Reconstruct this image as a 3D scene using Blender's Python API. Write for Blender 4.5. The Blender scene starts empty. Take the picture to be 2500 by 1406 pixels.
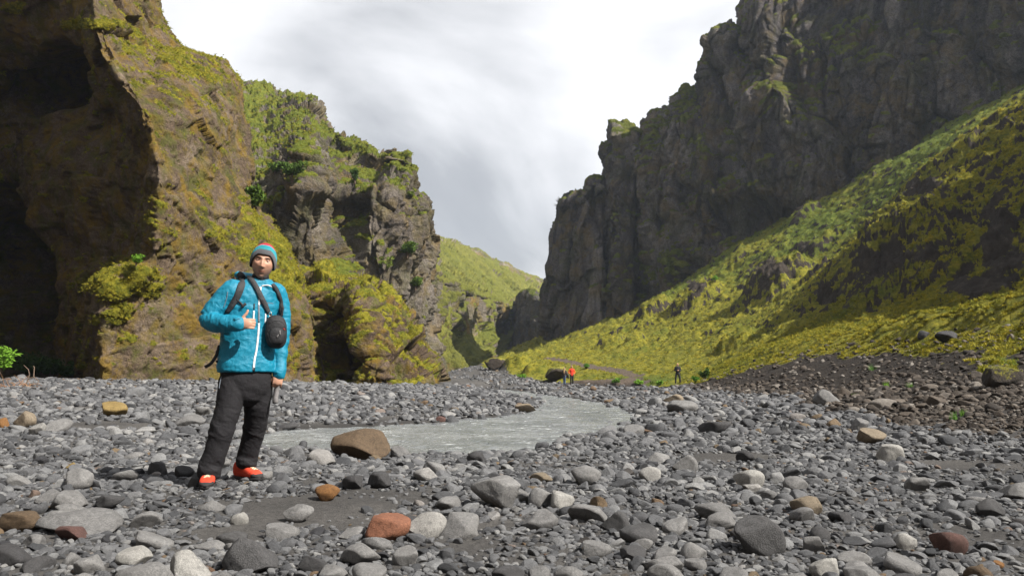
import bpy, bmesh, math, random
import numpy as np
from mathutils import Vector, Matrix
from mathutils.bvhtree import BVHTree
from concurrent.futures import ThreadPoolExecutor

random.seed(7)
RNG = np.random.default_rng(11)
SC = bpy.context.scene
COL = SC.collection
R = math.radians

# ------------------------------------------------------------------ camera
CAM_H = 0.83
FPX = 1900.0
PITCH = math.atan(214 / FPX)
cam_d = bpy.data.cameras.new('camera')
cam = bpy.data.objects.new('camera', cam_d)
COL.objects.link(cam)
cam.location = (0, 0, CAM_H)
cam.rotation_euler = (math.pi / 2 + PITCH, 0, 0)
cam_d.sensor_width = 36
cam_d.lens = FPX / 2500 * 36
cam_d.clip_start = 0.05
cam_d.clip_end = 3000
SC.camera = cam

# ------------------------------------------------------------------ sun and sky
SUN_H = Vector((0.86, -0.51, 0)).normalized()
SUN_EL = R(44)
SUN_DIR = Vector((SUN_H.x * math.cos(SUN_EL), SUN_H.y * math.cos(SUN_EL), math.sin(SUN_EL)))
sun_d = bpy.data.lights.new('sun', 'SUN')
sun_d.energy = 5.0
sun_d.angle = R(0.5)
sun_d.color = (1.0, 0.96, 0.885)
sun = bpy.data.objects.new('sun', sun_d)
COL.objects.link(sun)
sun.rotation_euler = SUN_DIR.to_track_quat('Z', 'Y').to_euler()
sun.location = (60, -40, 90)

world = bpy.data.worlds.new('World')
SC.world = world
world.use_nodes = True
wt = world.node_tree
wt.nodes.clear()
def wn(t, **kw):
    n = wt.nodes.new(t)
    for k, v in kw.items():
        setattr(n, k, v)
    return n
wout = wn('ShaderNodeOutputWorld')
wbg = wn('ShaderNodeBackground')
wbg.inputs['Strength'].default_value = 0.1
sky = wn('ShaderNodeTexSky')
sky.sky_type = 'NISHITA'
sky.sun_disc = False
sky.sun_elevation = SUN_EL
sky.sun_rotation = math.atan2(SUN_H.x, SUN_H.y)
sky.dust_density = 2.0
tc = wn('ShaderNodeTexCoord')
sep = wn('ShaderNodeSeparateXYZ')
wt.links.new(tc.outputs['Generated'], sep.inputs[0])
zz = wn('ShaderNodeMath', operation='MAXIMUM'); wt.links.new(sep.outputs['Z'], zz.inputs[0]); zz.inputs[1].default_value = 0.0
zb = wn('ShaderNodeMath', operation='ADD'); wt.links.new(zz.outputs[0], zb.inputs[0]); zb.inputs[1].default_value = 0.32
dx = wn('ShaderNodeMath', operation='DIVIDE'); wt.links.new(sep.outputs['X'], dx.inputs[0]); wt.links.new(zb.outputs[0], dx.inputs[1])
dy = wn('ShaderNodeMath', operation='DIVIDE'); wt.links.new(sep.outputs['Y'], dy.inputs[0]); wt.links.new(zb.outputs[0], dy.inputs[1])
cmb = wn('ShaderNodeCombineXYZ')
wt.links.new(dx.outputs[0], cmb.inputs[0]); wt.links.new(dy.outputs[0], cmb.inputs[1])
cmb.inputs[2].default_value = 3.7
cn = wn('ShaderNodeTexNoise'); cn.inputs['Scale'].default_value = 1.15; cn.inputs['Detail'].default_value = 9
cn.inputs['Roughness'].default_value = 0.5; cn.inputs['Distortion'].default_value = 0.5
wt.links.new(cmb.outputs[0], cn.inputs['Vector'])
cr = wn('ShaderNodeValToRGB')
sdot = wn('ShaderNodeVectorMath', operation='DOT_PRODUCT')
wt.links.new(tc.outputs['Generated'], sdot.inputs[0]); sdot.inputs[1].default_value = tuple(SUN_DIR)
sg = wn('ShaderNodeMath', operation='MULTIPLY_ADD'); wt.links.new(sdot.outputs['Value'], sg.inputs[0]); sg.inputs[1].default_value = 0.22; wt.links.new(cn.outputs['Fac'], sg.inputs[2])
hz1 = wn('ShaderNodeMath', operation='SUBTRACT'); hz1.inputs[0].default_value = 1.0; wt.links.new(zz.outputs[0], hz1.inputs[1])
hz2 = wn('ShaderNodeMath', operation='POWER'); wt.links.new(hz1.outputs[0], hz2.inputs[0]); hz2.inputs[1].default_value = 4.0
hz3 = wn('ShaderNodeMath', operation='MULTIPLY_ADD'); wt.links.new(hz2.outputs[0], hz3.inputs[0]); hz3.inputs[1].default_value = 0.46; wt.links.new(sg.outputs[0], hz3.inputs[2])
wt.links.new(hz3.outputs[0], cr.inputs[0])
e = cr.color_ramp.elements
e[0].position = 0.34; e[0].color = (2.1, 2.15, 2.28, 1)
e[1].position = 0.68; e[1].color = (5.6, 5.6, 5.7, 1)
m1 = e.new(0.50); m1.color = (2.75, 2.8, 2.92, 1)
wmix = wn('ShaderNodeMixRGB'); wmix.inputs[0].default_value = 0.93
wt.links.new(sky.outputs[0], wmix.inputs[1]); wt.links.new(cr.outputs[0], wmix.inputs[2])
wt.links.new(wmix.outputs[0], wbg.inputs['Color'])
wt.links.new(wbg.outputs[0], wout.inputs['Surface'])

SC.view_settings.view_transform = 'Standard'
SC.view_settings.look = 'None'
SC.view_settings.gamma = 1
SC.view_settings.exposure = 1.0
SC.view_settings.use_curve_mapping = False
SC.render.engine = 'CYCLES'
SC.cycles.max_bounces = 6
SC.cycles.diffuse_bounces = 3
SC.cycles.glossy_bounces = 2
SC.cycles.transmission_bounces = 3
SC.cycles.volume_bounces = 0
SC.cycles.use_denoising = True
SC.cycles.sample_clamp_indirect = 4

# ------------------------------------------------------------------ geometry helpers
CT, ST = math.cos(PITCH), math.sin(PITCH)
def at(px, py, Y):
    """world point on the sight line of photograph pixel (px, py) at world depth Y"""
    a = (px - 1250) / FPX
    b = (703 - py) / FPX
    dyy = CT - ST * b
    dz = ST + CT * b
    return Vector((a * Y / dyy, Y, CAM_H + dz * Y / dyy))
def at_z(px, py, z):
    a = (px - 1250) / FPX
    b = (703 - py) / FPX
    dyy = CT - ST * b
    dz = ST + CT * b
    Y = (z - CAM_H) * dyy / dz
    return Vector((a * Y / dyy, Y, z))
def project(P):
    """world points (N,3) -> photograph pixels, only used to say where features lie"""
    v = P[:, 1] * CT + (P[:, 2] - CAM_H) * ST
    u = -P[:, 1] * ST + (P[:, 2] - CAM_H) * CT
    return 1250 + FPX * P[:, 0] / v, 703 - FPX * u / v

_perm = np.random.RandomState(5).permutation(256).astype(np.int32)
_g = np.random.RandomState(6).normal(size=(256, 3)).astype(np.float32)
_g /= np.linalg.norm(_g, axis=1)[:, None]
_rv = np.random.RandomState(8).rand(256, 6).astype(np.float32)
POOL = ThreadPoolExecutor(4)
def _chunks(fn, p):
    p = np.ascontiguousarray(p, dtype=np.float32)
    n = len(p)
    if n < 20000:
        return fn(p)
    step = 16384
    res = list(POOL.map(lambda i: fn(p[i:i + step]), range(0, n, step)))
    if isinstance(res[0], tuple):
        return tuple(np.concatenate([r[k] for r in res]) for k in range(len(res[0])))
    return np.concatenate(res)
def _perlin(p):
    pi = np.floor(p).astype(np.int32)
    f = p - pi
    w = f * f * f * (f * (f * 6 - 15) + 10)
    X0 = pi[:, 0] & 255; Y0 = pi[:, 1] & 255; Z0 = pi[:, 2] & 255
    out = 0
    for i in (0, 1):
        a = _perm[(X0 + i) & 255]
        wx = w[:, 0] if i else 1 - w[:, 0]
        fx = f[:, 0] - i
        for j in (0, 1):
            b = _perm[(a + Y0 + j) & 255]
            wy = wx * (w[:, 1] if j else 1 - w[:, 1])
            fy = f[:, 1] - j
            for k in (0, 1):
                g = _g[_perm[(b + Z0 + k) & 255]]
                d = g[:, 0] * fx + g[:, 1] * fy + g[:, 2] * (f[:, 2] - k)
                out = out + d * (wy * (w[:, 2] if k else 1 - w[:, 2]))
    return out * 1.5
def perlin(p):
    return _chunks(_perlin, p)
def fbm(p, oct=5, lac=2.03, gain=0.5, ridged=False):
    p = np.asarray(p, dtype=np.float32)
    def fn(q):
        s = 0; a = 1.0; n = 0
        for o in range(oct):
            v = _perlin(q)
            if ridged:
                v = 1 - 2 * np.abs(v)
            s = s + a * v
            n += a
            a *= gain
            q = q * lac + 17.3
        return s / n
    return _chunks(fn, p)
def _facet(p):
    """cells that each carry a random offset and tilt: breaks a surface into rock facets"""
    pi = np.floor(p - 0.5).astype(np.int32)
    best = np.full(len(p), 9.0, np.float32); sec = best.copy()
    val = np.zeros(len(p), np.float32)
    for i in (0, 1):
        a = _perm[(pi[:, 0] + i) & 255]
        for j in (0, 1):
            b = _perm[(a + pi[:, 1] + j) & 255]
            for k in (0, 1):
                h = _perm[(b + pi[:, 2] + k) & 255]
                r = _rv[h]
                ox = p[:, 0] - (pi[:, 0] + i + 0.15 + 0.7 * r[:, 0])
                oy = p[:, 1] - (pi[:, 1] + j + 0.15 + 0.7 * r[:, 1])
                oz = p[:, 2] - (pi[:, 2] + k + 0.15 + 0.7 * r[:, 2])
                d = ox * ox + oy * oy + oz * oz
                v = (r[:, 3] * 2 - 1) + 1.1 * (_g[h][:, 0] * ox + _g[h][:, 1] * oy + _g[h][:, 2] * oz)
                m = d < best
                sec = np.where(m, best, np.minimum(sec, d))
                best = np.where(m, d, best)
                val = np.where(m, v, val)
    return val, np.sqrt(sec) - np.sqrt(best)
def facet(p):
    return _chunks(_facet, p)
def sstep(a, b, x):
    t = np.clip((x - a) / (b - a), 0, 1)
    return t * t * (3 - 2 * t)

def catmull(A, ts):
    """A: (n, ...) control values, ts in 0..n-1 -> interpolated values"""
    n = len(A)
    i = np.clip(np.floor(ts).astype(int), 0, n - 2)
    t = (ts - i).reshape((-1,) + (1,) * (A.ndim - 1))
    P0 = A[np.clip(i - 1, 0, n - 1)]; P1 = A[i]; P2 = A[i + 1]; P3 = A[np.clip(i + 2, 0, n - 1)]
    return 0.5 * ((2 * P1) + (-P0 + P2) * t + (2 * P0 - 5 * P1 + 4 * P2 - P3) * t ** 2 + (-P0 + 3 * P1 - 3 * P2 + P3) * t ** 3)

def mesh_from_arrays(name, V, F, mats, smooth=True, attrs=None):
    me = bpy.data.meshes.new(name)
    V = np.asarray(V, np.float32); F = np.asarray(F, np.int32)
    k = F.shape[1]
    me.vertices.add(len(V)); me.vertices.foreach_set('co', V.ravel())
    me.loops.add(F.size); me.loops.foreach_set('vertex_index', F.ravel())
    me.polygons.add(len(F))
    me.polygons.foreach_set('loop_start', np.arange(0, F.size, k, dtype=np.int32))
    me.polygons.foreach_set('loop_total', np.full(len(F), k, np.int32))
    me.polygons.foreach_set('use_smooth', np.full(len(F), smooth, bool))
    if not isinstance(mats, (list, tuple)):
        mats = [mats]
    for m in mats:
        if m is not None:
            me.materials.append(m)
    for an, arr in (attrs or {}).items():
        at_ = me.attributes.new(an, 'FLOAT', 'POINT')
        at_.data.foreach_set('value', np.asarray(arr, np.float32))
    me.update(calc_edges=True)
    me.validate()
    return me
def add(name, me, parent=None, **props):
    o = bpy.data.objects.new(name, me)
    COL.objects.link(o)
    if parent:
        o.parent = parent
    for k, v in props.items():
        if v is not None:
            o[k] = v
    return o
def grid_faces(nu, nv):
    i = np.arange(nu - 1)[:, None] * nv + np.arange(nv - 1)[None, :]
    i = i.ravel()
    return np.stack([i, i + nv, i + nv + 1, i + 1], 1)
def grid_normals(P):
    du = np.gradient(P, axis=0); dv = np.gradient(P, axis=1)
    n = np.cross(du, dv)
    n /= np.linalg.norm(n, axis=2)[:, :, None] + 1e-9
    return n

# ------------------------------------------------------------------ materials
def newmat(name):
    m = bpy.data.materials.new(name)
    m.use_nodes = True
    nt = m.node_tree
    return m, nt, nt.nodes['Principled BSDF']
class NB:
    def __init__(s, nt):
        s.nt = nt
    def n(s, t, **kw):
        x = s.nt.nodes.new(t)
        for k, v in kw.items():
            setattr(x, k, v)
        return x
    def l(s, a, b):
        s.nt.links.new(a, b)
    def coord(s, which='Object'):
        return s.n('ShaderNodeTexCoord').outputs[which]
    def noise(s, vec, scale, detail=4, rough=0.55, dist=0.0):
        x = s.n('ShaderNodeTexNoise')
        x.inputs['Scale'].default_value = scale
        x.inputs['Detail'].default_value = detail
        x.inputs['Roughness'].default_value = rough
        x.inputs['Distortion'].default_value = dist
        if vec is not None:
            s.l(vec, x.inputs['Vector'])
        return x.outputs['Fac']
    def ramp(s, fac, stops):
        x = s.n('ShaderNodeValToRGB')
        s.l(fac, x.inputs[0])
        el = x.color_ramp.elements
        while len(el) > 1:
            el.remove(el[-1])
        el[0].position = stops[0][0]; el[0].color = tuple(stops[0][1]) + (1,)
        for p, c in stops[1:]:
            q = el.new(p); q.color = tuple(c) + (1,)
        return x.outputs['Color']
    def mix(s, fac, a, b, mode='MIX'):
        x = s.n('ShaderNodeMixRGB', blend_type=mode)
        for inp, v in ((0, fac), (1, a), (2, b)):
            if hasattr(v, 'is_linked') or isinstance(v, bpy.types.NodeSocket):
                s.l(v, x.inputs[inp])
            elif isinstance(v, (int, float)):
                x.inputs[inp].default_value = v
            else:
                x.inputs[inp].default_value = tuple(v) + (1,)
        return x.outputs[0]
    def math(s, op, a, b=0.0, clamp=False):
        x = s.n('ShaderNodeMath', operation=op)
        x.use_clamp = clamp
        for i, v in ((0, a), (1, b)):
            if isinstance(v, bpy.types.NodeSocket):
                s.l(v, x.inputs[i])
            else:
                x.inputs[i].default_value = v
        return x.outputs[0]
    def attr(s, name, typ='GEOMETRY'):
        x = s.n('ShaderNodeAttribute', attribute_name=name)
        x.attribute_type = typ
        return x.outputs['Fac']
    def bump(s, h, dist, strength=1.0, normal=None):
        x = s.n('ShaderNodeBump')
        x.inputs['Distance'].default_value = dist
        x.inputs['Strength'].default_value = strength
        s.l(h, x.inputs['Height'])
        if normal is not None:
            s.l(normal, x.inputs['Normal'])
        return x.outputs['Normal']
    def vscale(s, vec, xyz):
        x = s.n('ShaderNodeMapping')
        x.inputs['Scale'].default_value = xyz
        s.l(vec, x.inputs['Vector'])
        return x.outputs['Vector']

MOSS = [(0.2, (0.030, 0.042, 0.008)), (0.42, (0.105, 0.115, 0.012)), (0.6, (0.27, 0.235, 0.022)), (0.78, (0.33, 0.265, 0.026))]
GRASS = [(0.25, (0.035, 0.062, 0.010)), (0.5, (0.105, 0.135, 0.016)), (0.75, (0.19, 0.185, 0.024))]
def rock_mat(name, cols, moss=MOSS, s=1.0, streak=True, bumpd=0.25, lichen=0.8):
    """cols: dark, mid, light rock; attribute moss covers it; s scales the pattern to the size of the wall"""
    m, nt, bs = newmat(name)
    b = NB(nt)
    co = b.coord()
    st = b.vscale(co, (1, 1, 0.35)) if streak else co
    n1 = b.noise(st, 0.22 * s, 6, 0.62, 0.6)
    n2 = b.noise(co, 2.2 * s, 5, 0.68)
    n3 = b.noise(co, 11 * s, 3, 0.7)
    base = b.ramp(n1, [(0.30, cols[0]), (0.5, cols[1]), (0.70, cols[2])])
    base = b.mix(0.6, base, b.ramp(n2, [(0.3, (0.30, 0.28, 0.27)), (0.5, (0.5, 0.5, 0.5)), (0.72, (0.78, 0.76, 0.72))]), 'OVERLAY')
    base = b.mix(0.75, base, b.ramp(n3, [(0.35, (0.2, 0.2, 0.2)), (0.64, (0.82, 0.8, 0.78))]), 'OVERLAY')
    # thin lichen film in ochre and dull green
    lf = b.noise(co, 0.5 * s, 7, 0.7, 0.3)
    lic = b.ramp(lf, [(0.43, (0, 0, 0)), (0.58, (lichen, lichen, lichen))])
    lcol = b.mix(b.ramp(b.noise(co, 0.3 * s, 3), [(0.4, (0, 0, 0)), (0.6, (1, 1, 1))]), (0.095, 0.10, 0.018), (0.235, 0.15, 0.020))
    base = b.mix(lic, base, lcol)
    ma = b.attr('moss')
    mfine = b.math('ADD', ma, b.math('MULTIPLY', b.math('SUBTRACT', b.noise(co, 3.1 * s, 6, 0.75), 0.5), 1.5))
    mfac = b.ramp(mfine, [(0.38, (0, 0, 0)), (0.56, (1, 1, 1))])
    mc = b.ramp(b.noise(co, 0.9 * s, 8, 0.75, 0.2), moss)
    gr = b.attr('green')
    mc = b.mix(gr, mc, b.ramp(b.noise(co, 1.3 * s, 8, 0.75), GRASS))
    base = b.mix(mfac, base, mc)
    b.l(base, bs.inputs['Base Color'])
    bs.inputs['Roughness'].default_value = 0.95
    bs.inputs['Specular IOR Level'].default_value = 0.15
    h = b.math('ADD', b.math('MULTIPLY', n2, 1.0), b.math('MULTIPLY', n3, 0.35))
    h = b.math('ADD', h, b.math('MULTIPLY', b.noise(co, 26 * s, 3, 0.8), 0.22))
    b.l(b.bump(h, bumpd / s), bs.inputs['Normal'])
    return m

# ------------------------------------------------------------------ cliffs
COVER = []
def grid_area(P):
    a = np.linalg.norm(np.cross(np.gradient(P, axis=0), np.gradient(P, axis=1)), axis=2)
    return a.ravel()
def cliff(name, label, ctrl, nu, nv, mat, disp, moss, greens=None, feats=(), pill=0.3, seed=0.0, flip=False, gentle=0.0, world_pts=False, jag=None, bias=0.0):
    """ctrl[col][row] = (px, py, Y), rows bottom to top, columns left to right as seen.
    disp(P) -> offset along the normal; moss(P, N, px, py) -> cover 0..1"""
    C = np.array([[tuple(at(*q)) for q in c] for c in ctrl] if not world_pts else ctrl, np.float64)
    # the wall goes down into the ground
    foot = C[:, :1].copy(); foot[:, :, 2] -= 6.0
    C = np.concatenate([foot, C], 1)
    P = catmull(C, np.linspace(0, C.shape[0] - 1, nu))
    P = catmull(np.swapaxes(P, 0, 1), np.linspace(0.55, C.shape[1] - 1, nv))
    P = np.swapaxes(P, 0, 1)
    N = grid_normals(P)
    N = -N if flip else N
    sh = P.shape
    Q = P.reshape(-1, 3)
    px, py = project(Q)
    off = disp(Q.astype(np.float32) + seed).reshape(sh[:2])
    off = off * (1 - gentle * sstep(0.25, 0.75, np.abs(N[:, :, 2])))
    off = off - off.mean() + bias
    for (fx, fy, rx, ry, d, hard) in feats:          # buttresses (+) and hollows (-), d in metres
        wob = 0.22 * perlin((Q * 0.25 + fx).astype(np.float32)) + 0.12 * perlin((Q * 0.8 + fy).astype(np.float32))
        r = np.sqrt(((px - fx) / rx) ** 2 + ((py - fy) / ry) ** 2) + wob
        w = 1 - sstep(1 - hard, 1 + hard, r)
        off = off + (w * d).reshape(sh[:2])
    P = P + N * off[:, :, None]
    if jag:          # broken teeth along the rim
        vv = np.linspace(0, 1, sh[1])[None, :]
        tooth = np.maximum(0, fbm((Q / jag[1] + 5).astype(np.float32) * np.array([1, 0.4, 0.15], np.float32), 4, ridged=True) - 0.25).reshape(sh[:2])
        P[:, :, 2] += jag[0] * tooth * np.exp(-((vv - 0.875) / 0.05) ** 2)
    N = grid_normals(P); N = -N if flip else N
    # smooth normals a little for the cover
    Ns = N.copy()
    for _ in range(3):
        Ns[1:-1, 1:-1] = (Ns[1:-1, 1:-1] * 2 + Ns[:-2, 1:-1] + Ns[2:, 1:-1] + Ns[1:-1, :-2] + Ns[1:-1, 2:]) / 6
    Q = P.reshape(-1, 3)
    px, py = project(Q)
    m = np.clip(moss(Q.astype(np.float32), Ns.reshape(-1, 3), px, py), 0, 1)
    bil = fbm(Q / 0.7 + 3, 5, gain=0.65)
    up = (m * pill * (0.75 + 0.8 * bil)).reshape(sh[:2])
    P = P + N * up[:, :, None]
    P[:, :, 2] += up * 0.35
    g = np.zeros(len(Q)) if greens is None else np.clip(greens(Q.astype(np.float32), Ns.reshape(-1, 3), px, py), 0, 1)
    F = grid_faces(*sh[:2])
    if flip:
        F = F[:, ::-1]
    me = mesh_from_arrays(name, P.reshape(-1, 3), F, mat, True, {'moss': m, 'green': g})
    COVER.append((P.reshape(-1, 3), m, g, grid_area(P)))
    return add(name, me, kind='structure', label=label)

def rockdisp(spec, stretch=(1, 1, 0.7), flutes=None, rough=(3.0, 0.5)):
    def fn(P):
        W = P + 0.0
        wv = perlin(P * 0.11 + 40) * 2.2
        W = W * np.array(stretch, np.float32)
        W[:, 0] += wv; W[:, 2] += wv * 0.6
        out = 0
        for cell, amp in spec:
            v, e_ = facet(W / cell + cell)
            out = out + amp * v - amp * 0.22 * (1 - sstep(0.0, 0.10, e_))
        if flutes:
            cell, amp = flutes
            out = out + amp * fbm(P * np.array([1 / cell, 1 / cell, 0.12 / cell], np.float32), 4, ridged=True)
        out = out + rough[1] * fbm(P / rough[0], 6, gain=0.58)
        return out
    return fn

# ---- near left cliff with the cave
corner = [(232, 930), (236, 860), (244, 790), (262, 720), (352, 645), (374, 560), (379, 480), (372, 400), (352, 310), (325, 250), (285, 190), (250, 120), (228, 40), (212, -80), (200, -260)]
sil = [(774, 936), (768, 860), (742, 745), (702, 645), (652, 565), (612, 475), (590, 400), (581, 300), (574, 205), (530, 158), (440, 118), (400, 70), (380, -10), (372, -120), (368, -280)]
A = []
def colA(px_f, Yf):
    out = []
    for k, ((cx, cy), (sx, sy)) in enumerate(zip(corner, sil)):
        q = px_f(cx, sx, k)
        y = cy * (1 - q[1]) + sy * q[1]
        out.append((q[0], y, Yf(k)))
    return out
lean = lambda k: 0.20 * k
A.append([(-520, c[1], 36) for c in corner])
A.append([(-300, c[1], 44 - 0.5 * k) for k, c in enumerate(corner)])
A.append([(-120, c[1], 50 - 0.8 * max(0, k - 7)) for k, c in enumerate(corner)])
A.append([(40, c[1], 52 - (1.6 * max(0, k - 9))) for k, c in enumerate(corner)])
A.append([(min(160, c[0] - 40), c[1], 49.5 - 1.7 * max(0, k - 9)) for k, c in enumerate(corner)])
A.append([(c[0] - (c[0] - min(150, c[0] - 50)) * 0.35, c[1], 43 + lean(k) - 0.9 * max(0, k - 9)) for k, c in enumerate(corner)])
A.append([(c[0], c[1], 36 + lean(k)) for k, c in enumerate(corner)])
for f, Y in ((0.12, 36.3), (0.4, 38.5), (0.72, 42.2), (0.93, 46)):
    A.append([(c[0] * (1 - f) + s_[0] * f, c[1] * (1 - f) + s_[1] * f, Y + lean(k)) for k, (c, s_) in enumerate(zip(corner, sil))])
A.append([(s_[0], s_[1], 50 + lean(k)) for k, s_ in enumerate(sil)])
A.append([(s_[0] - 45, s_[1] + 10, 58 + lean(k)) for k, s_ in enumerate(sil)])
A.append([(s_[0] - 260, s_[1] + 40, 74) for k, s_ in enumerate(sil)])
ROCK_A = rock_mat('near_cliff_rock', ((0.070, 0.050, 0.036), (0.150, 0.110, 0.078), (0.225, 0.18, 0.135)), s=2.2, streak=False, bumpd=0.6)
def dispA(P):
    v, e_ = facet(P / 3.4)
    v2, _ = facet(P / 0.9)
    return 1.0 * fbm(P / 7.0, 3) + 0.28 * v + 0.10 * v2 + 0.34 * fbm(P / 1.6, 6, gain=0.62) + 0.10 * fbm(P / 0.4, 3, gain=0.7)
def mossA(P, N, px, py):
    n = fbm(P * np.array([0.7, 0.7, 1.8], np.float32), 6, gain=0.62)
    st = fbm((P + np.stack([P[:, 2] * 0, P[:, 2] * 0, P[:, 0] * 0.55], 1)) * np.array([0.5, 0.5, 2.6], np.float32), 5, gain=0.6)   # ledges dipping to the right
    up = N[:, 2]
    lit = sstep(-40, 10, px - np.interp(py, [q[1] for q in corner][::-1], [q[0] for q in corner][::-1]))
    band = np.exp(-((py - (560 + 0.35 * (px - 450))) / 62) ** 2) * 0.42
    top = np.exp(-((py - (80 + 0.48 * (px - 300))) / 30) ** 2) * 0.22 * (px > 280)
    ledge = np.exp(-(((px - 310) / 95) ** 2 + ((py - 690) / 42) ** 2)) * 0.9 + np.exp(-(((px - 290) / 40) ** 2 + ((py - 770) / 25) ** 2)) * 0.8
    upl = np.exp(-(((px - 210) / 90) ** 2 + ((py - 60) / 18) ** 2)) * 0.7 + np.exp(-(((px - 30) / 60) ** 2 + ((py - 20) / 25) ** 2)) * 0.7
    edge = np.exp(-((px - np.interp(py, [q[1] for q in sil][::-1], [q[0] for q in sil][::-1]) + 25) / 38) ** 2) * 0.34 * (py > 480)
    s_ = 1.5 * st + 1.0 * (up - 0.22) + band + top + edge - 0.40
    s_ = sstep(0.0, 0.35, s_) * lit
    return np.maximum(s_, sstep(0.25, 0.6, ledge + 1.3 * n + 0.5 * upl * 0) ) * 1.0 + sstep(0.3, 0.6, upl + 0.6 * n) + 0.22 * (0.5 + n)
cliff('cliff', 'near brown conglomerate cliff with a dark cave hollow and yellow moss ledges', A, 480, 380, ROCK_A, dispA, mossA,
      feats=((310, 690, 90, 36, 0.4, 0.8), (150, 190, 60, 60, -4.0, 0.55), (100, 225, 60, 45, -3.5, 0.6), (20, 740, 120, 250, -7.0, 0.25), (160, 450, 120, 120, 1.5, 0.8)), pill=0.18, seed=3.3)

# ---- low rock outcrop beside it
B = [
    [(700, 940, 62), (700, 850, 62), (700, 760, 62), (700, 700, 62), (700, 690, 70)],
    [(745, 940, 52), (742, 850, 52.5), (740, 760, 53), (735, 690, 55), (735, 680, 68)],
    [(800, 938, 50.5), (795, 850, 51), (792, 770, 51.5), (790, 705, 53), (790, 698, 68)],
    [(850, 940, 50), (850, 860, 50), (850, 780, 50.5), (840, 715, 52), (835, 708, 68)],
    [(905, 940, 46), (895, 870, 46.5), (890, 790, 48), (890, 722, 51), (890, 712, 66)],
    [(985, 942, 46.5), (965, 880, 47.5), (955, 810, 49), (945, 745, 52), (940, 735, 66)],
    [(1050, 942, 48.5), (1030, 895, 49), (1010, 850, 50), (985, 795, 52.5), (975, 785, 66)],
    [(1082, 940, 51), (1070, 905, 51.5), (1050, 875, 52), (1030, 845, 54), (1015, 840, 66)],
    [(1070, 935, 62), (1060, 905, 62), (1040, 880, 62), (1020, 850, 62), (1010, 850, 68)],
]
ROCK_B = rock_mat('outcrop_rock', ((0.050, 0.036, 0.028), (0.125, 0.09, 0.066), (0.18, 0.145, 0.11)), s=1.8, streak=False, bumpd=0.5)
def mossB(P, N, px, py):
    n = fbm(P * 0.7, 5)
    return sstep(0.18, 0.5, 1.5 * n + 1.2 * (N[:, 2] - 0.30) + 0.35 * np.exp(-((px - 790) / 60) ** 2) * (py < 850)) + 0.15
cliff('rock_outcrop', 'low brown rock outcrop with yellow moss and a shadowed hollow beside the riverbed', B, 300, 240, ROCK_B,
      rockdisp([(5.0, 0.8), (1.7, 0.38), (0.7, 0.14)], (1, 1, 1), rough=(2.0, 0.5)), mossB,
      feats=((835, 890, 48, 62, -3.2, 0.35), (1000, 905, 40, 30, -0.8, 0.5), (770, 760, 30, 60, 1.0, 0.6)), pill=0.12, seed=8.1)

# ---- middle left cliff
Cc = [
    [(520, 900, 70), (520, 700, 72), (520, 560, 76), (530, 450, 82), (550, 380, 92), (560, 300, 115), (566, 208, 150), (560, 230, 200)],
    [(600, 900, 72), (600, 700, 74), (600, 570, 78), (600, 480, 83), (600, 400, 92), (600, 310, 115), (600, 205, 150), (600, 230, 200)],
    [(680, 900, 74), (672, 700, 76), (655, 570, 79), (650, 480, 82), (655, 410, 90), (660, 320, 112), (665, 212, 148), (660, 240, 200)],
    [(740, 900, 78), (740, 700, 77), (735, 570, 77), (720, 470, 79), (715, 385, 84), (712, 310, 106), (712, 228, 140), (710, 260, 190)],
    [(800, 900, 79), (800, 700, 78), (790, 570, 79), (775, 460, 80), (765, 362, 84), (765, 310, 102), (768, 243, 132), (760, 270, 180)],
    [(860, 900, 90), (850, 740, 90), (835, 600, 90), (825, 500, 90), (825, 420, 93), (815, 370, 106), (796, 285, 125), (780, 320, 175)],
    [(915, 900, 94), (905, 740, 94), (895, 610, 94), (885, 500, 94), (880, 430, 96), (868, 390, 106), (838, 325, 118), (830, 360, 165)],
    [(970, 900, 97), (965, 750, 96), (955, 620, 95), (945, 520, 94), (940, 450, 96), (925, 410, 104), (905, 358, 112), (890, 390, 155)],
    [(1020, 900, 100), (1015, 770, 100), (1010, 660, 99), (1000, 560, 98), (982, 470, 98), (975, 415, 101), (962, 378, 107), (945, 410, 150)],
    [(1052, 900, 103), (1040, 770, 103), (1034, 670, 102), (1030, 580, 101), (1008, 490, 101), (990, 430, 102), (991, 374, 106), (975, 400, 140)],
    [(1070, 898, 107), (1056, 770, 107), (1048, 680, 107), (1056, 575, 106), (1035, 505, 106), (996, 455, 106), (996, 390, 108), (985, 400, 130)],
    [(1066, 898, 122), (1050, 780, 122), (1044, 690, 122), (1048, 590, 122), (1020, 520, 122), (985, 470, 122), (980, 420, 122), (975, 430, 130)],
]
ROCK_C = rock_mat('mid_cliff_rock', ((0.060, 0.052, 0.047), (0.150, 0.128, 0.110), (0.25, 0.225, 0.20)), s=0.8, bumpd=0.6, lichen=0.45,
                  moss=[(0.25, (0.045, 0.062, 0.012)), (0.45, (0.12, 0.145, 0.018)), (0.65, (0.20, 0.20, 0.022)), (0.8, (0.25, 0.22, 0.03))])
def mossC(P, N, px, py):
    n = fbm(P * 0.16, 6, gain=0.6)
    ts = np.interp(px, [560, 700, 760, 830, 900, 960, 1000], [380, 350, 330, 380, 400, 420, 420])
    s_ = 1.7 * n + 2.3 * (N[:, 2] - 0.50) + 0.34 * (py < ts)
    for fx, fy, rx, ry in ((870, 470, 40, 40), (940, 600, 70, 50), (830, 640, 40, 30), (700, 800, 80, 60), (850, 700, 40, 60), (600, 640, 60, 60)):
        s_ = s_ + 0.55 * np.exp(-(((px - fx) / rx) ** 2 + ((py - fy) / ry) ** 2))
    return sstep(0.1, 0.55, s_) + 0.12
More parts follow.
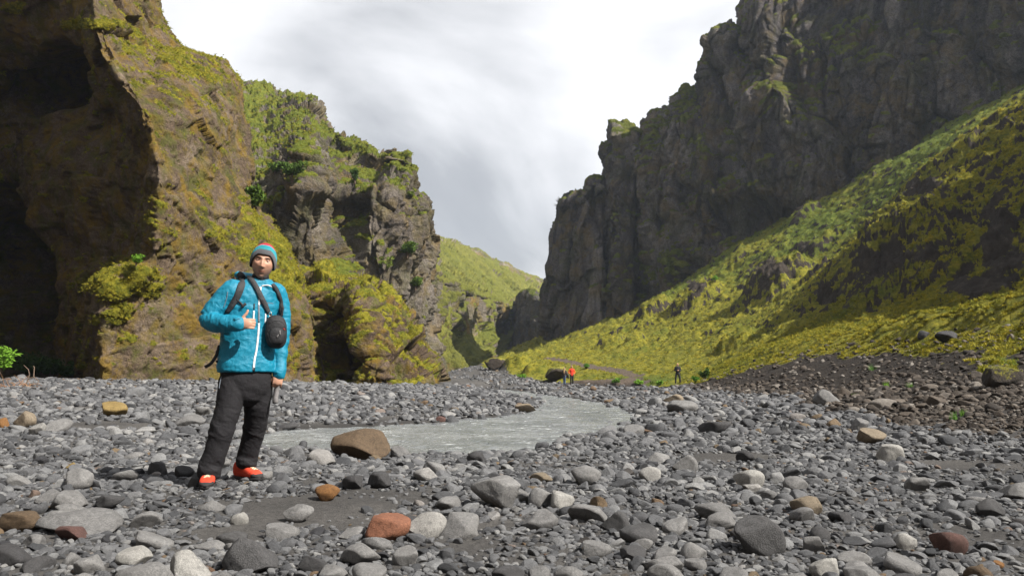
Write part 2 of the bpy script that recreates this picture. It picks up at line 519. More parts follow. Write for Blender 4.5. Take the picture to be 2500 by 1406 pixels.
def greenC(P, N, px, py):
    return 0.12 + 0.9 * fbm(P * 0.08 + 9, 3)
cliff('cliff', 'craggy mossy cliff with jagged pillars and a grassy top on the left side of the canyon', Cc, 380, 400, ROCK_C,
      rockdisp([(8, 1.0), (3.6, 0.9), (1.6, 0.55), (0.7, 0.25)], (1, 1, 0.40), flutes=(7, 1.5), rough=(4.0, 1.0)), mossC, greenC, gentle=0.45,
      feats=((745, 430, 34, 80, 2.2, 0.35), (740, 640, 50, 160, 1.8, 0.4), (860, 520, 40, 70, -3.0, 0.3), (955, 440, 30, 60, 1.4, 0.4), (905, 640, 36, 90, 1.8, 0.5),
             (835, 760, 24, 120, 1.8, 0.35), (862, 620, 18, 140, -2.2, 0.35), (985, 560, 36, 80, 1.6, 0.4), (905, 830, 60, 70, -3, 0.4), (1000, 720, 14, 90, -1.5, 0.5)), jag=(2.2, 2.8), bias=-1.1, pill=0.5, seed=21.7)

# ---- far left canyon wall under the sloping hill
D = []
for px, yb, Yb, yr, Yr, yt, Yt in ((1010, 900, 150, 650, 158, 572, 250), (1050, 895, 160, 672, 168, 580, 262), (1085, 893, 172, 690, 178, 588, 275), (1120, 892, 190, 705, 194, 600, 290),
                                   (1160, 890, 210, 716, 214, 615, 305), (1200, 888, 232, 732, 236, 634, 322), (1240, 884, 255, 745, 259, 653, 338), (1275, 880, 275, 752, 279, 669, 352),
                                   (1310, 878, 298, 755, 302, 683, 366), (1340, 876, 318, 750, 322, 692, 380), (1400, 876, 345, 740, 350, 690, 400), (1470, 876, 380, 730, 385, 690, 430)):
    fan = 22 * math.exp(-((px - 1140) / 55) ** 2)
    D.append([(px + 12, yb, Yb - fan - 4), (px + 6, (yb * 0.72 + yr * 0.28), Yb - fan * 0.35), (px, (yb + yr) / 2, (Yb + Yr) / 2), (px, yr * 0.92 + yb * 0.08, Yr), (px, yr, Yr + 3), (px, yr * 0.6 + yt * 0.4, Yr + (Yt - Yr) * 0.45), (px, yt, Yt), (px, yt + 8, Yt + 60)])
ROCK_D = rock_mat('far_wall_rock', ((0.085, 0.075, 0.062), (0.18, 0.155, 0.125), (0.27, 0.24, 0.20)), s=0.45, bumpd=0.5,
                  moss=[(0.25, (0.075, 0.085, 0.025)), (0.5, (0.165, 0.165, 0.032)), (0.72, (0.26, 0.24, 0.04))])
def mossD(P, N, px, py):
    n = fbm(P * 0.05, 6, gain=0.62)
    s_ = 1.2 * n + 2.0 * (N[:, 2] - 0.12) + 0.3 * np.exp(-((px - 1110) / 30) ** 2) + 0.6 * np.exp(-(((px - 1140) / 45) ** 2 + ((py - 845) / 35) ** 2))
    s_ -= 0.9 * sstep(16, 2, py - np.interp(px, [1045, 1120, 1200, 1275, 1340], [580, 600, 634, 669, 692]))
    s_ -= 0.4 * (np.exp(-(((px - 1170) / 30) ** 2 + ((py - 790) / 50) ** 2)))
    return sstep(0.0, 0.5, s_) + 0.2
cliff('cliff', 'far pale green canyon wall below a long sloping hilltop', D, 330, 260, ROCK_D,
      rockdisp([(14, 2.0), (6, 1.1), (2.5, 0.4)], (1, 1, 0.45), flutes=(9, 2.6), rough=(7, 1.0)), mossD, lambda P, N, px, py: 0.1 + 0.8 * fbm(P * 0.03, 4),
      feats=((1100, 850, 12, 50, -4, 0.5), (1215, 830, 16, 50, -5, 0.5), (1185, 800, 10, 80, 3, 0.5)), pill=0.5, seed=5.5, gentle=0.45)

# ---- dark pillar where the canyon bends
E = [
    [(1272, 890, 275), (1272, 800, 275), (1272, 735, 275), (1278, 724, 275), (1292, 720, 275)],
    [(1256, 890, 252), (1258, 800, 252), (1257, 740, 252), (1264, 724, 253), (1278, 724, 268)],
    [(1280, 890, 243), (1280, 800, 243), (1278, 735, 243), (1280, 717, 245), (1292, 718, 266)],
    [(1310, 890, 233), (1308, 800, 233), (1305, 740, 233), (1302, 722, 236), (1308, 722, 258)],
    [(1350, 890, 223), (1350, 820, 223), (1348, 770, 224), (1335, 742, 227), (1335, 740, 254)],
    [(1400, 890, 215), (1400, 820, 215), (1400, 770, 216), (1390, 752, 220), (1390, 750, 248)],
]
ROCK_F = rock_mat('right_cliff_rock', ((0.055, 0.049, 0.052), (0.120, 0.106, 0.107), (0.27, 0.247, 0.243)), s=0.6, bumpd=0.9, lichen=0.42,
                  moss=[(0.25, (0.05, 0.07, 0.014)), (0.5, (0.12, 0.135, 0.02)), (0.72, (0.24, 0.22, 0.026))])
cliff('rock_pillar', 'dark square rock pillar at the bend of the canyon with moss on its shoulder', E, 120, 110, ROCK_F,
      rockdisp([(9, 1.2), (4, 0.7), (1.8, 0.3)], (1, 1, 0.5), flutes=(6, 0.8), rough=(4, 0.6)), lambda P, N, px, py: sstep(0.2, 0.6, fbm(P * 0.1, 4) + 1.5 * (N[:, 2] - 0.3)) + 0.1, seed=2.2)

# ---- right cliff
WX, WY = 7.6, 160.0
def wallY(px):
    a = (px - 1250) / FPX
    t = (a * WY - WX) / (0.81 + 0.59 * a)
    return WY - 0.59 * t
F1 = []
for (bx, by), (tx, ty), dY in (((1352, 870), (1395, 505), 26), ((1336, 868), (1378, 508), 14), ((1334, 866), (1376, 500), 2), ((1352, 862), (1392, 492), 0), ((1380, 850), (1416, 484), -1),
                               ((1405, 838), (1432, 470), -1), ((1425, 830), (1440, 448), 0), ((1445, 820), (1460, 446), 0), ((1470, 808), (1472, 470), 1), ((1486, 800), (1482, 480), 8), ((1490, 795), (1486, 480), 20)):
    colr = []
    for v in (0, 0.2, 0.42, 0.47, 0.75, 0.93, 1.0):
        bulge = {0: 0, 0.2: -3, 0.42: -6 + 0 * 1, 0.47: 2}.get(v, 0) if bx < 1360 else 0
        px = bx + (tx - bx) * v + bulge
        py = by + (ty - by) * v
        colr.append((px, py, wallY(px) + dY + 4 * v))
    colr.append((tx + 4, ty + 6, wallY(tx) + max(dY, 0) + 22))
    F1.append(colr)
def mossF(P, N, px, py):
    n = fbm(P * 0.09, 6, gain=0.62)
    s_ = 1.0 * n + 1.6 * (N[:, 2] - 0.33) + 0.75 * np.exp(-(((px - 1640 + 0.12 * (py - 600)) / 28) ** 2 + ((py - 620) / 75) ** 2)) + 0.3 * np.exp(-(((px - 1810) / 50) ** 2 + ((py - 480) / 60) ** 2))
    s_ = s_ + 0.22 * sstep(2050, 2450, px) + 0.75 * fbm(P * np.array([0.22, 0.22, 0.025], np.float32) + 6, 4)
    return sstep(0.0, 0.6, s_) + 0.16
cliff('rock_pillar', 'tall grey rock pillar with a small spire, split from the right cliff by a crack', F1, 170, 260, ROCK_F,
      rockdisp([(10, 1.2), (4, 0.7), (1.6, 0.3)], (1, 1, 0.4), flutes=(6, 0.9), rough=(4, 0.5)), mossF, seed=12.9)
base = [(1500, 790, 26), (1476, 800, 12), (1478, 795, 1), (1510, 780, 0), (1545, 765, 1), (1580, 750, 3), (1600, 735, 0), (1650, 705, 1), (1700, 680, 0), (1750, 645, 0), (1800, 612, 0), (1850, 585, 0), (1920, 545, 0), (1990, 505, 0), (2070, 460, 0),
        (2150, 415, 0), (2230, 370, 0), (2320, 320, 0), (2420, 265, 0), (2520, 205, 0), (2640, 150, -3), (2800, 90, -8), (3000, 60, -15)]
top = [(1500, 375, 26), (1486, 385, 12), (1484, 366, 2), (1510, 340, 1), (1548, 331, 1), (1574, 336, 2), (1582, 308, 0), (1610, 272, 0), (1650, 238, 0), (1685, 214, 0), (1708, 203, 0), (1706, 168, -2), (1722, 128, -2), (1744, 95, -3), (1790, 92, 0),
       (1822, 76, -2), (1820, 46, -3), (1850, 8, -3), (1900, -20, 0), (1980, -70, 0), (2100, -130, 0), (2300, -200, -2), (2600, -260, -6)]
F2 = []
for k in range(len(base)):
    (bx, by, bd), (tx, ty, td) = base[k], top[k]
    colr = []
    for v in (0, 0.15, 0.3, 0.45, 0.6, 0.75, 0.88, 0.96, 1.0):
        px = bx + (tx - bx) * v; py = by + (ty - by) * v
        colr.append((px, py, wallY(px) + bd * (1 - v) + td * v + 7 * v * v + (2.5 if v == 1 else 0)))
    colr.append((tx + 10, ty + 8, wallY(tx) + max(td, 0) + 26))
    F2.append(colr)
cliff('cliff', 'huge dark shaded cliff towering over the green slope on the right', F2, 560, 400, ROCK_F,
      rockdisp([(17, 1.9), (6.5, 1.2), (2.4, 0.7), (1.0, 0.35)], (1, 1, 0.42), flutes=(11, 1.6), rough=(5, 1.7)), mossF,
      feats=((1590, 480, 14, 150, 2.5, 0.5), (1510, 560, 16, 240, 2.0, 0.5), (1560, 600, 14, 200, -2.5, 0.5), (1830, 540, 90, 55, -5, 0.4), (1640, 600, 30, 130, 1.5, 0.5),
             (1790, 105, 60, 16, 1.5, 0.5), (1880, 250, 50, 50, 2.0, 0.5), (1530, 345, 30, 14, 2.0, 0.5), (1700, 400, 70, 120, 2.5, 0.6)), pill=0.5, seed=31.3)

# ---- unseen canyon walls added beside and behind the camera to cut sky light
W = []
for x, y, h in ((-16, -75, 24), (-34, -50, 26), (-30, -25, 24), (-21, -5, 22), (-19, 8, 20), (-22, 18, 19), (-29, 26, 20), (-40, 34, 24)):
    W.append([(x, y, -2), (x + 0.6, y, h * 0.3), (x + 0.2, y, h * 0.65), (x - 1.2, y, h), (x - 9, y - 2, h + 3)])
cliff('cliff', 'brown canyon wall added out of view beside the camera to cut sky light', W, 90, 50, ROCK_A, dispA, lambda P, N, px, py: sstep(0.1, 0.5, fbm(P * 0.4, 4) + N[:, 2] - 0.3), pill=0.2, seed=41, world_pts=True)
W = []
for x, y, h in ((-16, -75, 24), (5, -62, 30), (25, -52, 34), (42, -38, 30), (58, -20, 26)):
    W.append([(x, y, -2), (x, y - 1, h * 0.3), (x, y - 2, h * 0.65), (x, y - 4, h), (x + 3, y - 14, h + 3)])
cliff('cliff', 'canyon wall added out of view behind the camera to cut sky light', W, 70, 50, ROCK_A, dispA, lambda P, N, px, py: sstep(0.1, 0.5, fbm(P * 0.4, 4) + N[:, 2] - 0.3), pill=0.2, seed=44, world_pts=True)

# ------------------------------------------------------------------ terrain
WATER_Z = -0.18
def world_water(px, py):
    return at_z(px, py, WATER_Z)
STREAM_PX = [(560, 1078), (640, 1056), (760, 1046), (900, 1041), (1060, 1030), (1180, 1020), (1260, 1009), (1310, 997), (1318, 985), (1300, 974), (1262, 966), (1225, 958), (1190, 953), (1170, 950),
             (1230, 951), (1290, 957), (1345, 965), (1400, 972), (1480, 984), (1530, 998), (1575, 1018), (1560, 1035), (1510, 1060), (1405, 1068), (1360, 1086), (1315, 1105), (1240, 1110), (1130, 1117), (1000, 1116), (950, 1112),
             (860, 1118), (790, 1108), (740, 1098), (690, 1104), (620, 1096), (560, 1090)]
STREAM = np.array([tuple(world_water(*q))[:2] for q in STREAM_PX])
def sdist(poly, x, y):
    """signed distance to a closed polygon, negative inside"""
    d = np.full(len(x), 1e9); ins = np.zeros(len(x), bool)
    n = len(poly)
    for i in range(n):
        ax, ay = poly[i]; bx, by = poly[(i + 1) % n]
        ex, ey = bx - ax, by - ay
        t = np.clip(((x - ax) * ex + (y - ay) * ey) / (ex * ex + ey * ey + 1e-12), 0, 1)
        d = np.minimum(d, np.hypot(x - ax - t * ex, y - ay - t * ey))
        c = ((ay > y) != (by > y)) & (x < (bx - ax) * (y - ay) / (by - ay + 1e-12) + ax)
        ins ^= c
    return np.where(ins, -d, d)
TP = []
def tp(px, py, Y):
    TP.append(tuple(at(px, py, Y)))
for x, y, z in ((0, 0, -.0), (-4, 3, 0), (4, 3, 0), (-3, 6, 0.0), (0, 5, -0.02), (3, 6, 0.02), (0, 8, -0.06), (-5, 8, -0.05), (-8, 10, -0.08), (4, 9, -0.02), (0, 12, -.1), (4, 13, -.1), (-5, 13, -.08), (-12, 14, -.02),
                (-10, 20, .1), (-3, 20, .0), (3, 22, -.05), (6, 30, -.05), (-8, 27, .25), (-16, 25, .35), (-2, 32, .1), (4, 42, -.1), (-4, 45, .2), (9, 50, -.1), (-6, 60, .5), (0, 70, .2), (-30, 15, .3), (-40, 0, .6), (20, -10, 2), (-20, -20, .5), (0, -30, .3),
                (40, 31, 25), (36, 34, 20), (45, 33, 30), (42, 42, 28), (50, 44, 35), (60, 28, 38), (40, 48, 19), (52, 60, 23), (38, 40, 17), (36, 36, 16), (30, 20, 8), (45, 15, 18), (8, 4, .9), (11, 2, 2.2), (15, 0, 2.8), (40, 5, 10), (45, -20, 14)):  # tall points form a ridge added out of view to shade the spur
    TP.append((x, y, z))
for q in ((0, 931, 33), (300, 933, 33), (600, 937, 33), (0, 929, 42), (400, 930, 42), (700, 935, 44), (900, 940, 44), (1080, 939, 50), (1100, 922, 70), (1130, 903, 100), (1160, 893, 130), (1180, 887, 170), (1200, 882, 210), (1250, 876, 260),
          # foot of the right slope
          (1190, 902, 108), (1240, 912, 92), (1350, 938, 70), (1500, 942, 64), (1655, 944, 61), (1740, 934, 50),
          # bank crest and foot
          (1790, 905, 46), (1900, 862, 42), (2000, 846, 39), (2100, 830, 36), (2300, 800, 30), (2500, 772, 25), (2700, 750, 20),
          (1600, 957, 40), (1680, 958, 42), (1550, 950, 50), (1650, 950, 52), (1720, 962, 36), (1800, 985, 23), (1900, 1010, 17.2), (2050, 1055, 11.5), (2200, 1100, 8.6), (2400, 1160, 6.6),
          (2000, 950, 27), (2150, 940, 22), (2300, 930, 18), (2500, 920, 14.5), (2200, 1010, 13), (2450, 1060, 9),
          # behind the bank
          (1850, 870, 52), (2000, 835, 48), (2200, 800, 43), (2400, 785, 37), (2600, 760, 32),
          # spur
          (1850, 848, 62), (1960, 800, 65), (2060, 740, 67), (2085, 680, 67), (2105, 610, 67), (2150, 540, 66.5), (2230, 455, 65), (2300, 400, 64), (2340, 370, 63.5), (2420, 320, 63), (2500, 272, 62), (2620, 200, 60),
          (2180, 700, 57), (2300, 600, 54.5), (2400, 500, 54), (2500, 420, 52), (2300, 715, 49), (2450, 650, 45), (2520, 560, 46), (2150, 760, 55), (2050, 790, 58), (2350, 470, 58),
          # slope between
          (1290, 895, 110), (1300, 870, 135), (1340, 848, 158), (1400, 880, 108), (1480, 798, 148), (1500, 865, 108), (1600, 740, 142), (1600, 800, 118), (1700, 840, 92), (1700, 760, 115), (1800, 700, 115), (1800, 612, 134), (1850, 790, 85),
          (1900, 700, 100), (1950, 640, 106), (2000, 500, 126), (2000, 650, 98), (2050, 600, 100), (2100, 520, 105), (2200, 400, 112), (2200, 470, 98), (2300, 370, 98), (2340, 320, 110), (2400, 300, 100), (2500, 215, 111), (2500, 250, 92), (2700, 150, 105),
          (1480, 900, 88), (1600, 895, 80), (1750, 890, 68)):
    tp(*q)
TP = np.array(TP)
def rbf_fit(P, c=4.0):
    X = P[:, :2]
    d = np.sqrt(((X[:, None] - X[None]) ** 2).sum(2) + c * c)
    n = len(P)
    A_ = np.zeros((n + 3, n + 3))
    A_[:n, :n] = d + np.eye(n) * -0.02
    A_[:n, n] = 1; A_[:n, n + 1:] = X
    A_[n, :n] = 1; A_[n + 1:, :n] = X.T
    bvec = np.concatenate([P[:, 2], np.zeros(3)])
    w = np.linalg.solve(A_, bvec)
    def f(x, y):
        out = w[n] + w[n + 1] * x + w[n + 2] * y
        for i in range(n):
            out = out + w[i] * np.sqrt((x - X[i, 0]) ** 2 + (y - X[i, 1]) ** 2 + c * c)
        return out
    return f
_rbf = rbf_fit(TP, 2.5)
VEG = np.array([tuple(at(*q))[:2] for q in ((1172, 893, 135), (1190, 902, 108), (1240, 912, 92), (1350, 938, 71), (1500, 942, 64.5), (1655, 944, 61.5), (1740, 934, 50.5), (1790, 905, 45.5), (1900, 862, 41.0), (2000, 846, 37.5), (2100, 830, 34), (2300, 800, 27.5), (2500, 772, 22), (2700, 750, 18))]
               + [(40, 0), (200, 0), (200, 300), (5, 300)])
KNOLLS = [tuple(at(*q)) + r for q, r in (((1885, 660, 97), (5.0, 2.8)), ((1700, 745, 118), (4.5, 1.6)), ((1960, 500, 124), (3.0, 1.0)), ((2000, 590, 104), (2.2, 0.6)), ((2260, 520, 58), (4.0, 0.9)), ((2210, 660, 55), (4.2, 1.5)), ((2130, 650, 64), (3.8, 1.2)),
                                                          ((1590, 770, 125), (3.5, 1.8)), ((1490, 840, 112), (2.6, 1.2)), ((1550, 820, 108), (2.0, 1.0)), ((2350, 700, 48), (3.2, 1.5)), ((1260, 905, 96), (2.2, 1.1)), ((1310, 912, 86), (1.8, 0.9)), ((2080, 700, 65), (3.2, 0.8)), ((1800, 850, 74), (2.6, 1.0)))]
def ground(x, y, full=False):
    x = np.asarray(x, np.float64); y = np.asarray(y, np.float64)
    r = np.hypot(x, y)
    z = _rbf(x, y)
    fade = sstep(250, 330, r)
    z = z * (1 - fade) + 2.5 * fade
    zb = z
    veg = sdist(VEG, x, y)
    P = np.stack([x, y, np.zeros_like(x)], 1).astype(np.float32)
    wob = fbm(P * 0.35, 3)
    vegm = sstep(0.8, -1.0, veg + 1.6 * wob)
    # riverbed: broad undulation and low bars of gravel
    bed = (0.05 * fbm(P * 0.45 + 7, 4) + 0.02 * fbm(P * 3.0, 3)) * sstep(0.5, 4, r)
    z = z + bed * (1 - vegm)
    # moss hummocks
    slope = sstep(0.2, 6, zb) 
    hz = P.copy(); hz[:, 2] = zb * 1.0
    big = fbm(hz / 9.0 + 4, 3)
    v, e_ = facet(hz / 3.2 + 0.4 * np.stack([wob, wob, wob], 1))
    hum = 1 - np.abs(fbm(hz / np.array([2.4, 2.4, 1.2], np.float32), 5, gain=0.6)) * 2.2
    hum2 = fbm(hz / 0.8 + 5, 4, gain=0.62)
    tw = P.copy(); tw[:, 0] = x * 0.55 + y * 0.2; tw[:, 1] = y * 0.55 - x * 0.1; tw[:, 2] = zb * 1.35
    ter = fbm(tw / 1.5 + 9, 4, gain=0.6, ridged=True)
    z = z + vegm * (1.3 * big * slope + (0.24 + 0.24 * slope) * hum + 0.20 * hum2 + 0.45 * slope * v * sstep(-0.1, 0.25, big) + (0.22 + 0.40 * slope) * ter)
    for (kx, ky, kz, kr, kh) in KNOLLS:
        q_ = np.hypot(x - kx, (y - ky) * 0.8) / kr + 0.35 * wob
        z = z + kh * (1 - sstep(0.45, 1.05, q_)) * (1 + 0.3 * hum)
    # stream
    sd = sdist(STREAM, x, y)
    sd = sd + 0.55 * fbm(P * 0.9 + 2, 4) * sstep(8, 14, r) + 0.12 * fbm(P * 1.4 + 2, 3)
    near = sstep(3.0, 0.0, sd)
    shore = WATER_Z + 0.035 + 0.03 * np.clip(sd, 0, 3)
    z = np.where(sd > 0, np.minimum(z, z * (1 - near) + shore * near), WATER_Z - 0.02 - 0.14 * sstep(0, -1.2, sd) + 0.4 * (bed))
    z = np.where((sd > 0) & (sd < 10) & (z < WATER_Z + 0.03), WATER_Z + 0.03, z)
    if full:
        return z, vegm, sd, zb, hum, veg
    return z

def build_ground():
    ang = np.concatenate([np.linspace(-180, -40, 60)[:-1], np.linspace(-40, -2, 230)[:-1], np.linspace(-2, 37, 420)[:-1], np.linspace(37, 180, 60)])
    ang = np.radians(ang)
    rr = [0.4]
    while rr[-1] < 620:
        r = rr[-1]
        if r < 40: st = r * 0.022 + 0.01
        elif r < 150: st = 0.27 + (r - 40) * 0.0012
        elif r < 240: st = 2.0
        else: st = r * 0.06
        rr.append(r + st)
    rr = np.array(rr)
    Aa, Rr = np.meshgrid(ang, rr, indexing='ij')
    x = (Rr * np.sin(Aa)).ravel(); y = (Rr * np.cos(Aa)).ravel()
    z, vegm, sd, zb, hum, veg = ground(x, y, True)
    P = np.stack([x, y, z], 1)
    sh = (len(ang), len(rr))
    N = grid_normals(P.reshape(sh[0], sh[1], 3)).reshape(-1, 3)
    N *= np.sign(N[:, 2:3])
    pf = P.astype(np.float32)
    n = fbm(pf * np.array([0.55, 0.55, 0.8], np.float32), 5, gain=0.6)
    bank = sstep(13, 8, veg) * sstep(0.10, 0.45, zb) * (1 - vegm) * (x > 4) * (y < 60)
    px, py = project(P)
    patch = np.exp(-(((px - 2440) / 70) ** 2 + ((py - 905) / 35) ** 2)) + 0.6 * np.exp(-(((px - 2330) / 130) ** 2 + ((py - 830) / 25) ** 2))
    mossb = sstep(0.1, 0.4, n * 1.0 + 1.0 * sstep(3.6, 0, veg) - 0.42 + 0.9 * patch) * bank
    bare = sstep(0.72, 0.52, N[:, 2]) * sstep(-0.25, 0.25, n + 0.1) * sstep(1, 5, zb)
    rockm = np.zeros(len(x))  # bare rock on spur and knolls, its dark tone also painting in shade
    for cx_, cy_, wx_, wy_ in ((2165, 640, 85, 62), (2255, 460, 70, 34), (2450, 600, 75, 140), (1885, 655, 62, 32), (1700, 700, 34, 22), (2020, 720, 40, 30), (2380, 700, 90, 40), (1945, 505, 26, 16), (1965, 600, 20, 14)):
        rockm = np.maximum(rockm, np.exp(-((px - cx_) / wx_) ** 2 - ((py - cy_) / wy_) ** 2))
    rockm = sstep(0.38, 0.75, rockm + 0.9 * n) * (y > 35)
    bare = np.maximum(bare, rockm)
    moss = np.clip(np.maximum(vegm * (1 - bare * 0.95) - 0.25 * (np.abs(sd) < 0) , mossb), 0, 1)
    green = np.clip(0.16 + 0.9 * fbm(pf * 0.12 + 3, 4) + 0.5 * np.exp(-(((px - 2230) / 120) ** 2 + ((py - 400) / 90) ** 2)) + 0.5 * np.exp(-(((px - 1560) / 130) ** 2 + ((py - 930) / 16) ** 2)) - 0.4 * (zb > 6) * (Rr.ravel() < 75) + 0.5 * sstep(8, 18, zb) * (Rr.ravel() > 88), 0, 1)
    wet = sstep(0.9, 0.05, sd)
    # a trodden bare path down the slope
    path = np.zeros(len(x))
    PT = [at(*q) for q in ((1340, 880, 112), (1400, 893, 98), (1440, 902, 90), (1500, 915, 80), (1560, 928, 70))]
    for a_, b_ in zip(PT[:-1], PT[1:]):
        ex, ey = b_.x - a_.x, b_.y - a_.y
        t = np.clip(((x - a_.x) * ex + (y - a_.y) * ey) / (ex * ex + ey * ey), 0, 1)
        dd = np.hypot(x - a_.x - t * ex, y - a_.y - t * ey)
        path = np.maximum(path, sstep(1.1, 0.5, dd + 0.7 * n))
    pc = at(1470, 938, 66)
    path = np.maximum(path, sstep(4.5, 2.5, np.hypot((x - pc.x) * 0.9, y - pc.y) + 2 * n))
    moss = moss * (1 - path)
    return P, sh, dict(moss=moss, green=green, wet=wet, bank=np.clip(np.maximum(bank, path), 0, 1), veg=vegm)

def ground_mat():
    m, nt, bs = newmat('riverbed_and_slope')
    b = NB(nt)
    co = b.coord()
    n1 = b.noise(co, 0.8, 5); n2 = b.noise(co, 30, 5, 0.75); n3 = b.noise(co, 140, 3, 0.8)
    sand = b.ramp(n1, [(0.3, (0.045, 0.043, 0.042)), (0.7, (0.085, 0.080, 0.076))])
    sand = b.mix(0.7, sand, b.ramp(n2, [(0.3, (0.22, 0.22, 0.22)), (0.68, (0.78, 0.77, 0.76))]), 'OVERLAY')
    sand = b.mix(0.6, sand, b.ramp(n3, [(0.35, (0.2, 0.2, 0.2)), (0.65, (0.8, 0.8, 0.8))]), 'OVERLAY')
    scree = b.ramp(b.noise(co, 3, 7, 0.7), [(0.3, (0.020, 0.016, 0.013)), (0.55, (0.045, 0.036, 0.030)), (0.75, (0.08, 0.062, 0.045))])
    base = b.mix(b.attr('bank'), sand, scree)
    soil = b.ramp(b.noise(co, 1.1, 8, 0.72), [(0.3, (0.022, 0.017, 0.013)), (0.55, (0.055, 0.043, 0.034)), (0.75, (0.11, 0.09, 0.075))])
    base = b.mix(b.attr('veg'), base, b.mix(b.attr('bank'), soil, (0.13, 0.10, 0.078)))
    base = b.mix(b.math('MULTIPLY', b.attr('wet'), 0.62), base, (0.022, 0.021, 0.020))
    mfine = b.math('ADD', b.attr('moss'), b.math('MULTIPLY', b.math('SUBTRACT', b.noise(co, 2.6, 7, 0.78), 0.5), 1.3))
    mfac = b.ramp(mfine, [(0.34, (0, 0, 0)), (0.5, (1, 1, 1))])
    mc = b.ramp(b.noise(b.vscale(co, (1, 1, 1.7)), 1.25, 10, 0.78, 0.3), MOSS)
    gc = b.ramp(b.noise(co, 1.6, 10, 0.78), GRASS)
    gf = b.ramp(b.math('ADD', b.attr('green'), b.math('MULTIPLY', b.math('SUBTRACT', b.noise(co, 0.7, 6, 0.7), 0.5), 1.2)), [(0.3, (0, 0, 0)), (0.75, (1, 1, 1))])
    base = b.mix(mfac, base, b.mix(gf, mc, gc))
    b.l(base, bs.inputs['Base Color'])
    bs.inputs['Roughness'].default_value = 0.95
    bs.inputs['Specular IOR Level'].default_value = 0.2
    hg = b.math('ADD', b.math('MULTIPLY', n2, 0.6), b.math('MULTIPLY', n3, 0.25))
    hv = b.math('ADD', b.noise(co, 2.4, 6, 0.75), b.math('MULTIPLY', b.noise(co, 11, 5, 0.75), 0.4))
    vm = b.math('MAXIMUM', b.attr('veg'), b.attr('bank'))
    nb1 = b.bump(hg, 0.035)
    h2 = b.math('MULTIPLY', hv, vm)
    b.l(b.bump(h2, 0.45, 1.0, nb1), bs.inputs['Normal'])
    return m
GP, GSH, GA = build_ground()
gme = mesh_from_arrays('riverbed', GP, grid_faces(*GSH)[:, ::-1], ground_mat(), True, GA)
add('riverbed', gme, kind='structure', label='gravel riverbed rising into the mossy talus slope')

# ------------------------------------------------------------------ water
def water_mat():
    m, nt, bs = newmat('silty_water')
    b = NB(nt)
    co = b.coord()
    flow = b.vscale(co, (1.0, 1.0, 1.0))
    n1 = b.noise(flow, 3.2, 6, 0.65, 0.8)
    n2 = b.noise(flow, 16, 4, 0.65, 0.4)
    foam = b.ramp(b.math('ADD', b.math('MULTIPLY', n1, 0.5), b.math('MULTIPLY', b.noise(b.vscale(co, (1, 2.6, 1)), 7, 7, 0.85, 0.6), 0.5)), [(0.555, (0, 0, 0)), (0.65, (1, 1, 1))])
    col = b.ramp(b.noise(co, 0.7, 4), [(0.3, (0.13, 0.14, 0.142)), (0.7, (0.25, 0.26, 0.262))])
    b.l(b.mix(foam, col, (0.75, 0.77, 0.78)), bs.inputs['Base Color'])
    b.l(b.ramp(foam, [(0, (0.16, 0.16, 0.16)), (1, (0.5, 0.5, 0.5))]), bs.inputs['Roughness'])
    bs.inputs['IOR'].default_value = 1.33
    h = b.math('ADD', n1, b.math('MULTIPLY', n2, 0.3))
    b.l(b.bump(h, 0.16), bs.inputs['Normal'])
    return m
def build_water():
    xs = np.arange(-7.5, 12.0, 0.06)
    ys = [8.6]
    while ys[-1] < 62:
        ys.append(ys[-1] + 0.05 + (ys[-1] - 8) * 0.004)
    ys = np.array(ys)
    X, Y = np.meshgrid(xs, ys, indexing='ij')
    x = X.ravel(); y = Y.ravel()
    P = np.stack([x, y, 0 * x], 1).astype(np.float32)
    z = WATER_Z + 0.030 * fbm(P * np.array([1.6, 2.4, 1], np.float32), 4) + 0.014 * fbm(P * 5 + 3, 3)
    sd = sdist(STREAM, x, y)
    F = grid_faces(len(xs), len(ys))
    keep = (sd[F] < 0.8).any(1)
    F = F[keep]
    used, inv = np.unique(F, return_inverse=True)
    V = np.stack([x, y, z], 1)[used]
    return mesh_from_arrays('river', V, inv.reshape(F.shape), water_mat(), True)
add('river', build_water(), kind='structure', label='shallow grey glacial stream winding through the gravel')
# ------------------------------------------------------------------ haze in the canyon air
HAZE = 0.00024
hz_m = bpy.data.materials.new('haze')
hz_m.use_nodes = True
hnt = hz_m.node_tree
hnt.nodes.clear()
ho = hnt.nodes.new('ShaderNodeOutputMaterial')
hv_ = hnt.nodes.new('ShaderNodeVolumePrincipled')
hv_.inputs['Density'].default_value = HAZE
hv_.inputs['Color'].default_value = (0.72, 0.84, 1.0, 1)
hv_.inputs['Anisotropy'].default_value = 0.3
hnt.links.new(hv_.outputs[0], ho.inputs['Volume'])
def box_mesh(name, a, b_, mat):
    V = [(x, y, z) for x in (a[0], b_[0]) for y in (a[1], b_[1]) for z in (a[2], b_[2])]
    F = [(0, 1, 3, 2), (4, 6, 7, 5), (0, 4, 5, 1), (2, 3, 7, 6), (0, 2, 6, 4), (1, 5, 7, 3)]
    return mesh_from_arrays(name, V, F, mat, False)
hz = add('haze', box_mesh('haze', (-640, -640, -14), (640, 640, 125), hz_m), kind='stuff', label='thin blue haze filling the canyon air')

